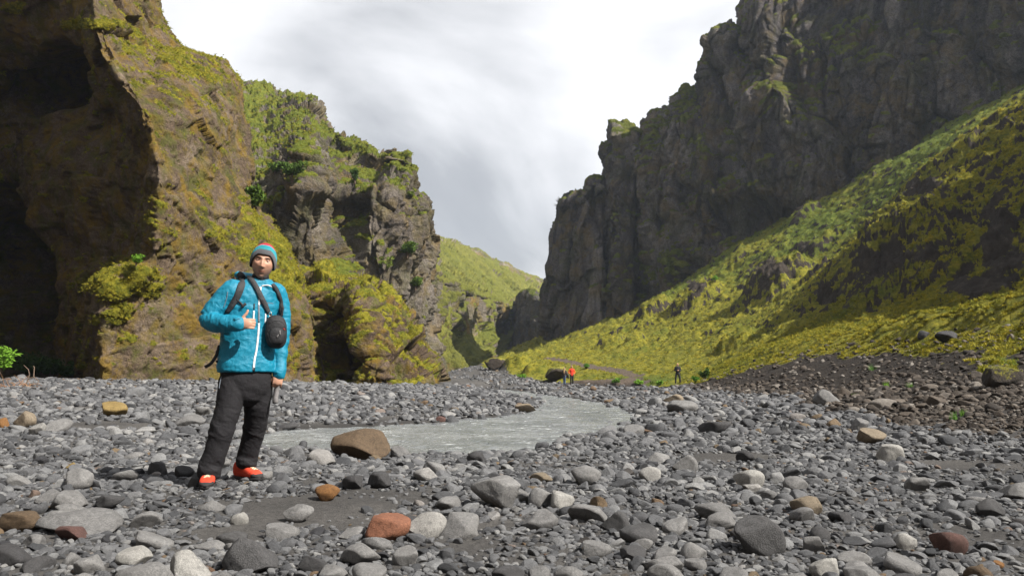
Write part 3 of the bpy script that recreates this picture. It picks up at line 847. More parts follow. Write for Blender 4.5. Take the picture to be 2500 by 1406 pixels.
# ------------------------------------------------------------------ stones
def stone_shape(name, sub, seed, flat, knobbly=0.05, cuts=9):
    rs = np.random.RandomState(seed)
    bm = bmesh.new()
    bmesh.ops.create_icosphere(bm, subdivisions=sub, radius=1.0)
    bm.verts.ensure_lookup_table()
    V = np.array([v.co[:] for v in bm.verts])
    F = np.array([[v.index for v in f.verts] for f in bm.faces])
    bm.free()
    for _ in range(cuts):
        n = rs.normal(size=3); n /= np.linalg.norm(n)
        d = rs.uniform(0.42, 0.86)
        t = V @ n - d
        k = rs.uniform(0.025, 0.11)
        sp = k * np.log1p(np.exp(np.clip(t / k, -30, 30)))
        V = V - n[None] * sp[:, None]
    V = V + V / (np.linalg.norm(V, axis=1)[:, None] + 1e-6) * (0.10 * fbm(V * 1.1 + seed, 3) + knobbly * fbm(V * 4.5 + seed, 4, gain=0.65))[:, None]
    V -= (V.max(0) + V.min(0)) / 2
    V /= (V.max(0) - V.min(0)) / 2
    V = V * np.array([1, rs.uniform(0.66, 0.95), flat])
    return mesh_from_arrays(name, V, F, None, True)

def stone_material(name, ramp_cols, tint_src=None, rough=0.8, pits=0.35):
    m, nt, bs = newmat(name)
    b = NB(nt)
    co = b.coord()
    oi = b.n('ShaderNodeObjectInfo')
    rnd = oi.outputs['Random']
    add_ = b.n('ShaderNodeVectorMath', operation='ADD')
    cx = b.n('ShaderNodeCombineXYZ')
    b.l(b.math('MULTIPLY', rnd, 37.0), cx.inputs[0]); b.l(b.math('MULTIPLY', rnd, 91.0), cx.inputs[1])
    b.l(co, add_.inputs[0]); b.l(cx.outputs[0], add_.inputs[1])
    v = add_.outputs[0]
    base = b.ramp(rnd, ramp_cols)
    if tint_src:
        br = b.ramp(b.math('FRACT', b.math('MULTIPLY', rnd, 7.3)), [(0.0, (0.020, 0.016, 0.013)), (0.5, (0.048, 0.037, 0.028)), (0.8, (0.085, 0.07, 0.057)), (0.97, (0.15, 0.135, 0.12))])
        base = b.mix(b.attr('tint', tint_src), base, br)
    n1 = b.noise(v, 1.3, 5, 0.6); n2 = b.noise(v, 6, 5, 0.75); n3 = b.noise(v, 22, 3, 0.8)
    base = b.mix(0.5, base, b.ramp(n1, [(0.3, (0.36, 0.35, 0.34)), (0.7, (0.66, 0.66, 0.66))]), 'OVERLAY')
    base = b.mix(0.55, base, b.ramp(n2, [(0.32, (0.25, 0.25, 0.25)), (0.66, (0.75, 0.74, 0.73))]), 'OVERLAY')
    base = b.mix(0.5, base, b.ramp(n3, [(0.36, (0.22, 0.22, 0.22)), (0.62, (0.75, 0.75, 0.75))]), 'OVERLAY')
    b.l(base, bs.inputs['Base Color'])
    bs.inputs['Roughness'].default_value = rough
    bs.inputs['Specular IOR Level'].default_value = 0.3
    h = b.math('ADD', b.math('MULTIPLY', n2, 0.7), b.math('MULTIPLY', n3, pits))
    bp = b.n('ShaderNodeBump'); bp.inputs['Strength'].default_value = 0.55; bp.inputs['Distance'].default_value = 0.03
    b.l(h, bp.inputs['Height'])
    b.l(bp.outputs['Normal'], bs.inputs['Normal'])
    return m
GREYS = [(0.0, (0.032, 0.033, 0.036)), (0.25, (0.059, 0.060, 0.064)), (0.6, (0.097, 0.098, 0.103)), (0.86, (0.133, 0.134, 0.137)), (0.96, (0.180, 0.178, 0.176)), (0.972, (0.086, 0.050, 0.032)), (0.982, (0.117, 0.086, 0.050)), (0.988, (0.025, 0.025, 0.028))]
MS_ALL = stone_material('river_stone', GREYS, 'INSTANCER')
MS = dict(
    grey=stone_material('grey_basalt', [(0, (0.101, 0.099, 0.099)), (1, (0.148, 0.145, 0.143))]),
    pale=stone_material('pale_stone', [(0, (0.173, 0.167, 0.162)), (1, (0.217, 0.211, 0.198))]),
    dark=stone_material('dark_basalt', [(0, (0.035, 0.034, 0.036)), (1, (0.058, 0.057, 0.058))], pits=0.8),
    brown=stone_material('brown_stone', [(0, (0.066, 0.044, 0.026)), (1, (0.081, 0.056, 0.034))]),
    red=stone_material('rusty_red_stone', [(0, (0.146, 0.061, 0.035)), (1, (0.164, 0.071, 0.041))], pits=0.15),
    orange=stone_material('orange_pumice', [(0, (0.138, 0.066, 0.022)), (1, (0.156, 0.075, 0.025))], pits=0.9),
    tan=stone_material('tan_stone', [(0, (0.138, 0.112, 0.080)), (1, (0.154, 0.124, 0.090))]),
    ochre=stone_material('ochre_rock', [(0, (0.150, 0.106, 0.038)), (1, (0.169, 0.118, 0.044))]),
    maroon=stone_material('maroon_pitted_stone', [(0, (0.074, 0.039, 0.033)), (1, (0.086, 0.047, 0.039))], pits=1.0),
)
NEAR = [stone_shape('stone_shape_%02d' % i, 4, 100 + i, 0.5 + 0.028 * (i % 9), 0.05, 7 + i % 6) for i in range(16)]
FAR = [stone_shape('pebble_shape_%02d' % i, 3, 300 + i, 0.55 + 0.03 * (i % 8), 0.05, 8 + i % 5) for i in range(10)]
for me_ in NEAR + FAR:
    me_.materials.clear(); me_.materials.append(MS_ALL)

def hit_ground(px, py):
    Y = np.concatenate([np.arange(1.5, 20, 0.03), np.arange(20, 150, 0.15)])
    Q = np.array([tuple(at(px, py, float(v))) for v in Y])
    g = ground(Q[:, 0], Q[:, 1])
    k = np.argmax(Q[:, 2] < g)
    return Vector(Q[k])

# the stones one can tell apart in the photograph: centre x, foot y, width, height in its pixels
SPECIAL = [
    (885, 1130, 150, 72, 'brown', 'long dark brown boulder lying at the near edge of the stream'),
    (975, 1126, 46, 46, 'grey', 'grey rounded stone touching the right end of the brown boulder'),
    (783, 1142, 72, 36, 'pale', 'flat pale slab just left of the brown boulder'),
    (1211, 1250, 124, 70, 'grey', 'big rounded grey boulder with a shadowed underside in mid foreground'),
    (1322, 1243, 66, 58, 'grey', 'egg-shaped grey boulder right of the big rounded boulder'),
    (1041, 1326, 98, 66, 'pale', 'square pale grey boulder leaning on the rusty red stone'),
    (948, 1328, 116, 54, 'red', 'rusty red smooth stone beside the square pale boulder'),
    (797, 1230, 62, 36, 'orange', 'small orange-brown pitted stone on the dark sand'),
    (460, 1440, 112, 104, 'pale', 'large pale triangular boulder at the bottom edge of the photo'),
    (610, 1412, 130, 84, 'dark', 'rough dark pitted boulder right of the pale triangular boulder'),
    (55, 1302, 116, 42, 'brown', 'smooth dark brown oval stone on the left edge'),
    (280, 1021, 66, 34, 'ochre', 'angular ochre block resting alone on grey sand'),
    (8, 1052, 36, 62, 'orange', 'rust-orange upright rock cut by the left edge'),
    (60, 1048, 60, 44, 'tan', 'olive-tan boulder next to the rust-orange rock'),
    (92, 1068, 46, 34, 'pale', 'pale tilted stone below the olive-tan boulder'),
    (1280, 1008, 56, 18, 'tan', 'flat tan rock on the far bank of the stream'),
    (1378, 1000, 32, 10, 'dark', 'small dark rock in the stream right of the flat tan rock'),
    (1233, 1049, 27, 11, 'dark', 'low dark oval rock sitting in midstream'),
    (1312, 1050, 25, 14, 'dark', 'knobbly dark rock in midstream with chips around it'),
    (1165, 1066, 18, 8, 'dark', 'tiny dark rock in the near part of the stream'),
    (1030, 1075, 34, 7, 'dark', 'thin dark rock barely breaking the stream surface'),
    (700, 1054, 68, 18, 'dark', 'flat dark stone at the left end of the far bank'),
    (1075, 1034, 28, 17, 'maroon', 'reddish dark stone on the far bank waterline'),
    (1670, 1012, 78, 30, 'grey', 'long smooth grey boulder near the stream head on the right'),
    (1642, 985, 50, 20, 'tan', 'tan wedge of rock behind the long smooth grey boulder'),
    (2018, 992, 64, 36, 'grey', 'big grey boulder at the foot of the dark gravel bank'),
    (2172, 1132, 64, 44, 'pale', 'pale rounded boulder below the gravel bank, brightest there'),
    (2130, 1088, 68, 34, 'tan', 'tan-grey boulder just above the pale rounded boulder'),
    (2098, 1056, 46, 40, 'grey', 'upright grey stone on the lower edge of the bank'),
    (1852, 1368, 132, 92, 'dark', 'long dark boulder slanting down to the right in the lower right'),
    (2320, 1360, 82, 54, 'maroon', 'dark maroon crumbly boulder in the lower right corner area'),
    (180, 1328, 72, 34, 'maroon', 'reddish pitted round stone in front of the long flat stone'),
    (200, 1312, 200, 50, 'grey', 'very long flat grey stone at the lower left'),
    (186, 1203, 76, 52, 'grey', 'grey boulder left of the hiker with a speckled top'),
    (170, 1256, 84, 44, 'grey', 'round grey boulder with pale top behind the long flat stone'),
    (268, 1250, 76, 32, 'dark', 'dark pitted flat stone right of the round grey boulder'),
    (585, 1284, 42, 40, 'pale', 'pale pebbled stone standing on edge in front of the hiker'),
    (728, 1280, 78, 40, 'grey', 'rounded grey stone on sand in front and right of the hiker'),
    (1968, 1262, 74, 40, 'tan', 'tan blocky stone among the grey stones at the right'),
    (1586, 1182, 54, 46, 'pale', 'pale speckled stone right of the stream mouth'),
    (1668, 1158, 62, 44, 'grey', 'pointed grey boulder behind the pale speckled stone'),
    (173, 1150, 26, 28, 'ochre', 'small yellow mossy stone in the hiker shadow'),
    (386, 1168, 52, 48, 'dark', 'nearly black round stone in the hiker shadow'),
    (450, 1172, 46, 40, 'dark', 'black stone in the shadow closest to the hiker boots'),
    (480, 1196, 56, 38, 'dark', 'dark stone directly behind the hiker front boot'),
    (1820, 1132, 46, 36, 'dark', 'dark rounded boulder among small grey cobbles on the right'),
    (1832, 1198, 74, 42, 'pale', 'pale hollow-topped boulder on the right part of the riverbed'),
    (2236, 1204, 72, 34, 'grey', 'smooth long grey stone below the bank at the right'),
    (2416, 1272, 64, 52, 'dark', 'dark smooth upright boulder near the right edge'),
    (2440, 1390, 26, 20, 'orange', 'small orange stone in the bottom right corner'),
    (1360, 934, 62, 36, 'brown', 'dark mossy boulder beside the two distant hikers'),
    (1214, 908, 62, 30, 'brown', 'dark mossy boulder at the far end of the green slope'),
    (2258, 832, 32, 26, 'dark', 'dark boulder on top of the mossy bank crest'),
    (2316, 838, 62, 28, 'dark', 'long dark boulder on the bank crest right of the smaller one'),
    (2450, 950, 90, 50, 'dark', 'black overgrown rock at the right edge of the bank'),
    (1430, 1190, 74, 44, 'grey', 'blocky grey stone behind the egg-shaped boulder'),
    (1500, 1305, 70, 58, 'dark', 'pitted dark cone-shaped stone right of centre foreground'),
    (1320, 1300, 90, 44, 'grey', 'low grey stone in front of the egg-shaped boulder'),
    (925, 1200, 60, 48, 'dark', 'pointed dark stone in front of the brown boulder'),
    (860, 1200, 52, 44, 'dark', 'tilted dark stone left of the pointed dark stone'),
    (1040, 1180, 66, 32, 'pale', 'pale oval stone behind the sandy patch'),
    (880, 1390, 100, 48, 'grey', 'smooth grey oval stone at the bottom centre-left'),
    (990, 1386, 64, 48, 'grey', 'ridged grey stone right of the smooth oval one at the bottom'),
    (1985, 1358, 60, 50, 'grey', 'upright grey boulder in the lower right foreground'),
    (2210, 1352, 56, 66, 'pale', 'tall pale egg-shaped boulder left of the maroon one'),
    (2010, 1420, 70, 56, 'pale', 'pale boulder cut by the bottom edge at the right'),
]
PL = []          # x, y, r of all placed stones
BIG = {}; SML = {}
def cell(x, y, c):
    return (int(x // c), int(y // c))
def reg(x, y, r):
    if r > 0.10:
        BIG.setdefault(cell(x, y, 0.8), []).append((x, y, r))
    else:
        SML.setdefault(cell(x, y, 0.2), []).append((x, y, r))
def free(x, y, r, k):
    cx, cy = cell(x, y, 0.8)
    for i in (-1, 0, 1):
        for j in (-1, 0, 1):
            for a, b, q in BIG.get((cx + i, cy + j), ()):
                if (a - x) ** 2 + (b - y) ** 2 < (k * (q + r)) ** 2:
                    return False
    if r < 0.10:
        cx, cy = cell(x, y, 0.2)
        for i in (-1, 0, 1):
            for j in (-1, 0, 1):
                for a, b, q in SML.get((cx + i, cy + j), ()):
                    if (a - x) ** 2 + (b - y) ** 2 < (k * (q + r)) ** 2:
                        return False
    return True
G_STONE = 'stones lying on the riverbed'
def moss_cap_mat():
    m, nt, bs = newmat('mossy_boulder')
    b = NB(nt)
    co = b.coord(); ge = b.n('ShaderNodeNewGeometry')
    sp = b.n('ShaderNodeSeparateXYZ'); b.l(ge.outputs['Normal'], sp.inputs[0])
    n = b.noise(co, 2.4, 6, 0.7)
    f = b.ramp(b.math('ADD', sp.outputs['Z'], b.math('MULTIPLY', b.math('SUBTRACT', n, 0.5), 1.6)), [(0.45, (0, 0, 0)), (0.65, (1, 1, 1))])
    rock = b.ramp(n, [(0.3, (0.03, 0.022, 0.016)), (0.7, (0.085, 0.066, 0.05))])
    b.l(b.mix(f, rock, b.ramp(b.noise(co, 5, 6, 0.75), MOSS)), bs.inputs['Base Color'])
    bs.inputs['Roughness'].default_value = 0.95
    b.l(b.bump(b.noise(co, 6, 5, 0.75), 0.2), bs.inputs['Normal'])
    return m
MS['mossy'] = moss_cap_mat()
HIKER_FEET = []
for q, (cx, fy, w, h, kind, label) in enumerate(SPECIAL):
    P0 = hit_ground(cx, fy - 0.12 * h)
    s = P0.y / FPX
    W = w * s / 2
    H = h * s
    me_ = NEAR[(q * 5 + 3) % len(NEAR)]
    zx = max(v.co.z for v in me_.vertices)
    sink = 0.22 * H
    H = min(H, 1.25 * W)
    yaw = random.uniform(-0.35, 0.35) + (math.pi if random.random() < 0.5 else 0)
    o = add('boulder' if w > 60 else 'stone', me_, label=label, category='boulder' if w > 60 else 'stone')
    kind_ = 'mossy' if 'mossy boulder' in label or 'overgrown' in label else kind
    o.material_slots[0].link = 'OBJECT'
    o.material_slots[0].material = MS[kind_]
    yc = P0.y + W * 0.45
    o.location = (P0.x * yc / P0.y, yc, float(ground([P0.x], [yc])[0]) + H / 2 - sink * 0.4)
    o.scale = (W, W * 0.95, (H + sink) / 2 / zx)
    o.rotation_euler = (random.uniform(-.08, .08), random.uniform(-.08, .08), yaw)
    if 'slanting down' in label:
        o.rotation_euler = (0, 0.45, 0.3)
    reg(o.location.x, o.location.y, W * 0.82)

def place(n, rmin, rmax, ymin, ymax, k, powr=2.2, dens=None):
    out = []
    u = RNG.random((n, 6))
    yy = np.sqrt(ymin ** 2 + u[:, 0] * (ymax ** 2 - ymin ** 2))
    xx = (u[:, 1] * 2 - 1) * (0.70 * yy + 0.4)
    rr = rmin * (1 - u[:, 2] * (1 - (rmin / rmax) ** powr)) ** (-1 / powr)
    z, vegm, sd, zb, hum, veg = ground(xx, yy, True)
    P = np.stack([xx, yy, 0 * xx], 1).astype(np.float32)
    dn = fbm(P * 0.55 + 11, 4)
    bank = (veg + 2.5 * dn < 13) & (zb + 0.12 * dn > 0.13) & (xx > 2.5)
    keep = (vegm < 0.35) & ((sd > -0.05 - rr * 0.3) | ((sd > -0.9) & (u[:, 4] < 0.16) & (rr > 0.05)) | ((u[:, 4] < 0.02) & (rr > 0.07)))
    keep &= ~((xx < -12.5) & (yy > 37)) & ~((xx < -3.5) & (yy > 47) & (yy < 66)) & (yy < 175)
    # bare sandy patches
    px, py = project(np.stack([xx, yy, z], 1))
    sandy = np.zeros(n)
    for sx, sy, wx, wy in ((880, 1275, 260, 34), (1150, 1335, 160, 36), (620, 1235, 160, 26), (1230, 1275, 110, 22), (300, 1040, 170, 16), (560, 1300, 120, 26), (1740, 1125, 90, 18), (2060, 1215, 90, 16), (2330, 1150, 100, 22), (760, 1175, 90, 20), (2050, 905, 150, 18), (2200, 960, 130, 20), (420, 1210, 120, 14)):
        sandy = np.maximum(sandy, np.exp(-((px - sx) / wx) ** 2 - ((py - sy) / wy) ** 2))
    pk = 1.0 - 0.95 * sandy - 0.85 * sstep(0.05, 0.30, dn) * (~bank)
    crest = sstep(6.5, 3.0, veg + 2.0 * dn)
    pk = np.where(bank, 0.72 - 0.55 * crest, pk)
    keep &= u[:, 3] < pk
    keep &= ~((np.abs(px) > 1e5))
    for i in np.nonzero(keep)[0]:
        x, y, r = xx[i], yy[i], rr[i]
        if k > 0:
            if not free(x, y, r, k):
                continue
            reg(x, y, r)
        out.append((x, y, z[i], r, 1.0 if bank[i] else 0.0, sd[i]))
    return out
ST_ = []
ST_ += place(200, 0.085, 0.14, 2.4, 14, 0.80, 2.5)
ST_ += place(1500, 0.13, 0.30, 12, 60, 0.80, 2.8)
ST_ += place(4600, 0.046, 0.088, 2.0, 14, 0.80, 2.0)
ST_ += place(15000, 0.080, 0.15, 12, 45, 0.78, 2.2)
ST_ += place(42000, 0.021, 0.046, 1.9, 14, 0.78, 1.4)
ST_ += place(15000, 0.055, 0.085, 12, 30, 0.76, 1.4)
ST_ += place(36000, 0.11, 0.24, 42, 175, 0.72, 1.8)
print('stones', len(ST_))
ST_ = np.array(ST_)
vis = np.abs(ST_[:, 0]) < 0.64 * ST_[:, 1]
pxw = ST_[:, 3] / ST_[:, 1] * vis * (ST_[:, 4] < 0.5) * (ST_[:, 5] > 0)
order = np.argsort(-pxw)
N_IND = 300 - len(SPECIAL)
ind, rest = order[:N_IND], order[N_IND:]
KINDS = [('grey', 0.62, 'mid-grey rounded basalt stone among many alike on the riverbed'),
         ('dark', 0.27, 'dark charcoal rounded stone among many alike on the riverbed'),
         ('pale', 0.08, 'light grey rounded stone among many alike on the riverbed'),
         ('brown', 0.02, 'dull brown rounded stone among the grey stones'),
         ('tan', 0.01, 'tan rounded stone among the grey stones')]
for i in ind:
    x, y, z, r, bk, sd_ = ST_[i]
    t = random.random(); acc = 0
    for kn, pr, lab in KINDS:
        acc += pr
        if t <= acc:
            break
    me_ = random.choice(NEAR)
    o = add('stone', me_, label=lab, category='stone', group={'grey': 'grey stones', 'dark': 'dark stones', 'pale': 'light stones', 'brown': 'brown stones', 'tan': 'tan stones'}[kn] + ' on the riverbed')
    o.material_slots[0].link = 'OBJECT'
    o.material_slots[0].material = MS[kn]
    f = random.uniform(0.75, 1.15)
    o.scale = (r * random.uniform(0.95, 1.2), r * random.uniform(0.9, 1.1), r * f)
    o.rotation_euler = (random.uniform(-.35, .35), random.uniform(-.35, .35), random.uniform(0, 6.28))
    o.location = (x, y, z + 0.22 * r)

def instancer(name, pts, scl, rot, idx, tint, shapes, **props):
    coll = bpy.data.collections.new(name + '_shapes')
    for k, me_ in enumerate(shapes):
        so = bpy.data.objects.new('shape_%03d' % k, me_)
        coll.objects.link(so)
    me = bpy.data.meshes.new(name)
    me.vertices.add(len(pts)); me.vertices.foreach_set('co', np.asarray(pts, np.float32).ravel())
    a = me.attributes.new('scl', 'FLOAT_VECTOR', 'POINT'); a.data.foreach_set('vector', np.asarray(scl, np.float32).ravel())
    a = me.attributes.new('rot', 'FLOAT_VECTOR', 'POINT'); a.data.foreach_set('vector', np.asarray(rot, np.float32).ravel())
    a = me.attributes.new('idx', 'INT', 'POINT'); a.data.foreach_set('value', np.asarray(idx, np.int32))
    a = me.attributes.new('tint', 'FLOAT', 'POINT'); a.data.foreach_set('value', np.asarray(tint, np.float32))
    ng = bpy.data.node_groups.new(name + '_scatter', 'GeometryNodeTree')
    ng.interface.new_socket('Geometry', in_out='INPUT', socket_type='NodeSocketGeometry')
    ng.interface.new_socket('Geometry', in_out='OUTPUT', socket_type='NodeSocketGeometry')
    gi = ng.nodes.new('NodeGroupInput'); go = ng.nodes.new('NodeGroupOutput')
    ci = ng.nodes.new('GeometryNodeCollectionInfo')
    ci.inputs['Collection'].default_value = coll
    ci.inputs['Separate Children'].default_value = True
    ci.inputs['Reset Children'].default_value = True
    ip = ng.nodes.new('GeometryNodeInstanceOnPoints')
    ip.inputs['Pick Instance'].default_value = True
    def na(nm, typ):
        x = ng.nodes.new('GeometryNodeInputNamedAttribute'); x.data_type = typ
        x.inputs['Name'].default_value = nm
        return x.outputs['Attribute']
    ng.links.new(gi.outputs[0], ip.inputs['Points'])
    ng.links.new(ci.outputs[0], ip.inputs['Instance'])
    ng.links.new(na('idx', 'INT'), ip.inputs['Instance Index'])
    ng.links.new(na('scl', 'FLOAT_VECTOR'), ip.inputs['Scale'])
    e2r = ng.nodes.new('FunctionNodeEulerToRotation')
    ng.links.new(na('rot', 'FLOAT_VECTOR'), e2r.inputs[0])
    ng.links.new(e2r.outputs[0], ip.inputs['Rotation'])
    ng.links.new(ip.outputs[0], go.inputs[0])
    o = add(name, me, **props)
    md = o.modifiers.new('scatter', 'NODES'); md.node_group = ng
    return o
def scatter_stones(name, S, shapes, sink, **props):
    n = len(S)
    u = RNG.random((n, 7))
    r = S[:, 3]
    scl = np.stack([r * (0.9 + 0.35 * u[:, 0]), r * (0.85 + 0.25 * u[:, 1]), r * (0.7 + 0.5 * u[:, 2])], 1)
    rot = np.stack([(u[:, 3] - .5) * 0.9, (u[:, 4] - .5) * 0.9, u[:, 5] * 6.28], 1)
    pts = np.stack([S[:, 0], S[:, 1], S[:, 2] + sink * r], 1)
    return instancer(name, pts, scl, rot, (u[:, 6] * len(shapes)).astype(int) % len(shapes), S[:, 4], shapes, **props)
rs_ = ST_[rest]
mn = rs_[:, 1] < 9
scatter_stones('river_cobbles', rs_[mn], NEAR, 0.15, kind='stuff', label='countless small grey cobbles covering the near riverbed')
scatter_stones('river_gravel', rs_[~mn], FAR, 0.15, kind='stuff', label='grey stones and gravel covering the farther riverbed and bank')
PEB = place(42000, 0.010, 0.026, 1.9, 8.5, 0, 1.3)
PEB += place(9000, 0.022, 0.05, 8, 22, 0, 1.3)
PEB += [(x, y, z, r * 1.4, b_, s_) for x, y, z, r, b_, s_ in place(9000, 0.03, 0.07, 10, 45, 0, 1.5) if b_ > 0.5]
PEBS = [stone_shape('grit_shape_%02d' % i, 2, 500 + i, 0.6, 0.03, 7) for i in range(6)]
for me_ in PEBS:
    me_.materials.clear(); me_.materials.append(MS_ALL)
scatter_stones('pebbles', np.array(PEB), PEBS, 0.1, kind='stuff', label='fine pebbles scattered between the stones')
#PART3
# ------------------------------------------------------------------ moss and grass tufts that fray the mossy surfaces
def leaf_material(name, ramp_cols, ramp2=None):
    m, nt, bs = newmat(name)
    b = NB(nt)
    oi = b.n('ShaderNodeObjectInfo')
    c = b.ramp(oi.outputs['Random'], ramp_cols)
    if ramp2:
        c = b.mix(b.attr('tint', 'INSTANCER'), c, b.ramp(oi.outputs['Random'], ramp2))
    b.l(c, bs.inputs['Base Color'])
    bs.inputs['Roughness'].default_value = 0.8
    bs.inputs['Specular IOR Level'].default_value = 0.2
    tr = b.n('ShaderNodeBsdfTranslucent')
    b.l(c, tr.inputs['Color'])
    mx = b.n('ShaderNodeMixShader'); mx.inputs[0].default_value = 0.25
    out = [n for n in nt.nodes if n.type == 'OUTPUT_MATERIAL'][0]
    b.l(bs.outputs[0], mx.inputs[1]); b.l(tr.outputs[0], mx.inputs[2]); b.l(mx.outputs[0], out.inputs['Surface'])
    return m
TUFT_M = leaf_material('moss_tuft', [(0, (0.17, 0.165, 0.020)), (0.5, (0.29, 0.26, 0.026)), (1, (0.38, 0.31, 0.03))],
                       [(0, (0.05, 0.08, 0.012)), (0.5, (0.12, 0.16, 0.02)), (1, (0.20, 0.21, 0.03))])
def tuft_shape(name, seed, n=26):
    rs = np.random.RandomState(seed)
    V = []; F = []
    for k in range(n):
        a = rs.uniform(0, 6.28); t = rs.uniform(0.1, 1.15)
        d = np.array([math.cos(a) * math.sin(t), math.sin(a) * math.sin(t), math.cos(t)])
        o = np.array([rs.uniform(-.45, .45), rs.uniform(-.45, .45), -0.1])
        s_ = np.cross(d, rs.normal(size=3)); s_ /= np.linalg.norm(s_) + 1e-6
        L = rs.uniform(0.35, 0.9); w = rs.uniform(0.07, 0.15)
        i = len(V)
        V += [o - s_ * w, o + s_ * w, o + d * L]
        F.append((i, i + 1, i + 2))
    return mesh_from_arrays(name, V, F, TUFT_M, False)
TUFTS = [tuft_shape('tuft_shape_%02d' % i, 40 + i) for i in range(6)]
def cover_points(P, m, g, area, n, sel=None):
    w = np.clip(m - 0.45, 0, 0.4) * area
    if sel is not None:
        w = w * sel
    idx = RNG.choice(len(P), n, p=w / w.sum())
    return P[idx] + RNG.normal(size=(n, 3)) * np.array([0.08, 0.08, 0.03]), g[idx]
tp_, tt_, ts_ = [], [], []
def add_tufts(P, m, g, area, n, size, sel=None):
    p, gg = cover_points(P, m, g, area, n, sel)
    tp_.append(p); tt_.append(gg + RNG.normal(size=n) * 0.15); ts_.append(size * RNG.uniform(0.6, 1.5, n))
add_tufts(*COVER[0], 40000, 0.068)
add_tufts(*COVER[1], 16000, 0.075)
add_tufts(*COVER[2], 18000, 0.17)
garea = grid_area(GP.reshape(GSH[0], GSH[1], 3))
gpx, gpy = project(GP)
insee = (GP[:, 1] > 2) & (gpx > -100) & (gpx < 2600) & (gpy < 1500) & (gpx > 1150)
add_tufts(GP, GA['moss'], GA['green'], garea, 44000, 0.26, insee * (GP[:, 1] > 48))
add_tufts(GP, GA['moss'], GA['green'], garea, 24000, 0.12, insee * (GP[:, 1] < 60))
tp_ = np.concatenate(tp_); tt_ = np.concatenate(tt_); ts_ = np.concatenate(ts_)
n_ = len(tp_)
instancer('moss_tufts', tp_, np.stack([ts_, ts_, ts_ * RNG.uniform(0.6, 1.1, n_)], 1), np.stack([RNG.normal(size=n_) * .3, RNG.normal(size=n_) * .3, RNG.uniform(0, 6.28, n_)], 1),
          RNG.integers(0, len(TUFTS), n_), tt_, TUFTS, kind='stuff', label='shaggy yellow-green moss and grass tufts on ledges and slopes')

# ------------------------------------------------------------------ shrubs, herbs, dry roots
LEAF_G = leaf_material('shrub_leaf', [(0, (0.05, 0.095, 0.015)), (0.5, (0.10, 0.16, 0.022)), (1, (0.17, 0.21, 0.035))])
BARK, bnt, bbs = newmat('twig_bark')
bb = NB(bnt)
bb.l(bb.ramp(bb.noise(bb.coord(), 30, 4), [(0.3, (0.07, 0.045, 0.03)), (0.7, (0.17, 0.12, 0.085))]), bbs.inputs['Base Color'])
bbs.inputs['Roughness'].default_value = 0.9
ROOTM, rnt, rbs = newmat('dry_root')
rb_ = NB(rnt)
rb_.l(rb_.ramp(rb_.noise(rb_.coord(), 12, 4), [(0.3, (0.20, 0.085, 0.035)), (0.55, (0.30, 0.16, 0.08)), (0.75, (0.42, 0.33, 0.22))]), rbs.inputs['Base Color'])
rbs.inputs['Roughness'].default_value = 0.85
def tube_arrays(pts, radii, sides=5):
    """a tapered tube along pts; returns (verts, quads)"""
    pts = [Vector(p) for p in pts]
    V = []; F = []
    ref = Vector((0.3, 0.2, 0.9)).normalized()
    for k, p in enumerate(pts):
        t = (pts[min(k + 1, len(pts) - 1)] - pts[max(k - 1, 0)])
        t = t.normalized() if t.length > 1e-9 else Vector((0, 0, 1))
        a = t.cross(ref)
        if a.length < 1e-3:
            a = t.cross(Vector((1, 0, 0)))
        a.normalize(); b_ = t.cross(a)
        for s_ in range(sides):
            an = 2 * math.pi * s_ / sides
            V.append(tuple(p + (a * math.cos(an) + b_ * math.sin(an)) * radii[k]))
    for k in range(len(pts) - 1):
        for s_ in range(sides):
            s2 = (s_ + 1) % sides
            F.append((k * sides + s_, k * sides + s2, (k + 1) * sides + s2, (k + 1) * sides + s_))
    return V, F
class Acc:
    def __init__(s):
        s.V = []; s.F = []
    def add(s, V, F):
        o = len(s.V)
        s.V += [tuple(v) for v in V]
        s.F += [tuple(i + o for i in f) for f in F]
    def mesh(s, name, mat, smooth=True):
        me = bpy.data.meshes.new(name)
        me.from_pydata(s.V, [], s.F)
        if mat is not None:
            me.materials.append(mat)
        me.polygons.foreach_set('use_smooth', [smooth] * len(me.polygons))
        me.update()
        return me
def empty(name, loc, label, cat, group=None, rz=0.0):
    o = bpy.data.objects.new(name, None)
    COL.objects.link(o)
    o.location = loc
    o.rotation_euler = (0, 0, rz)
    o['label'] = label; o['category'] = cat
    if group:
        o['group'] = group
    return o
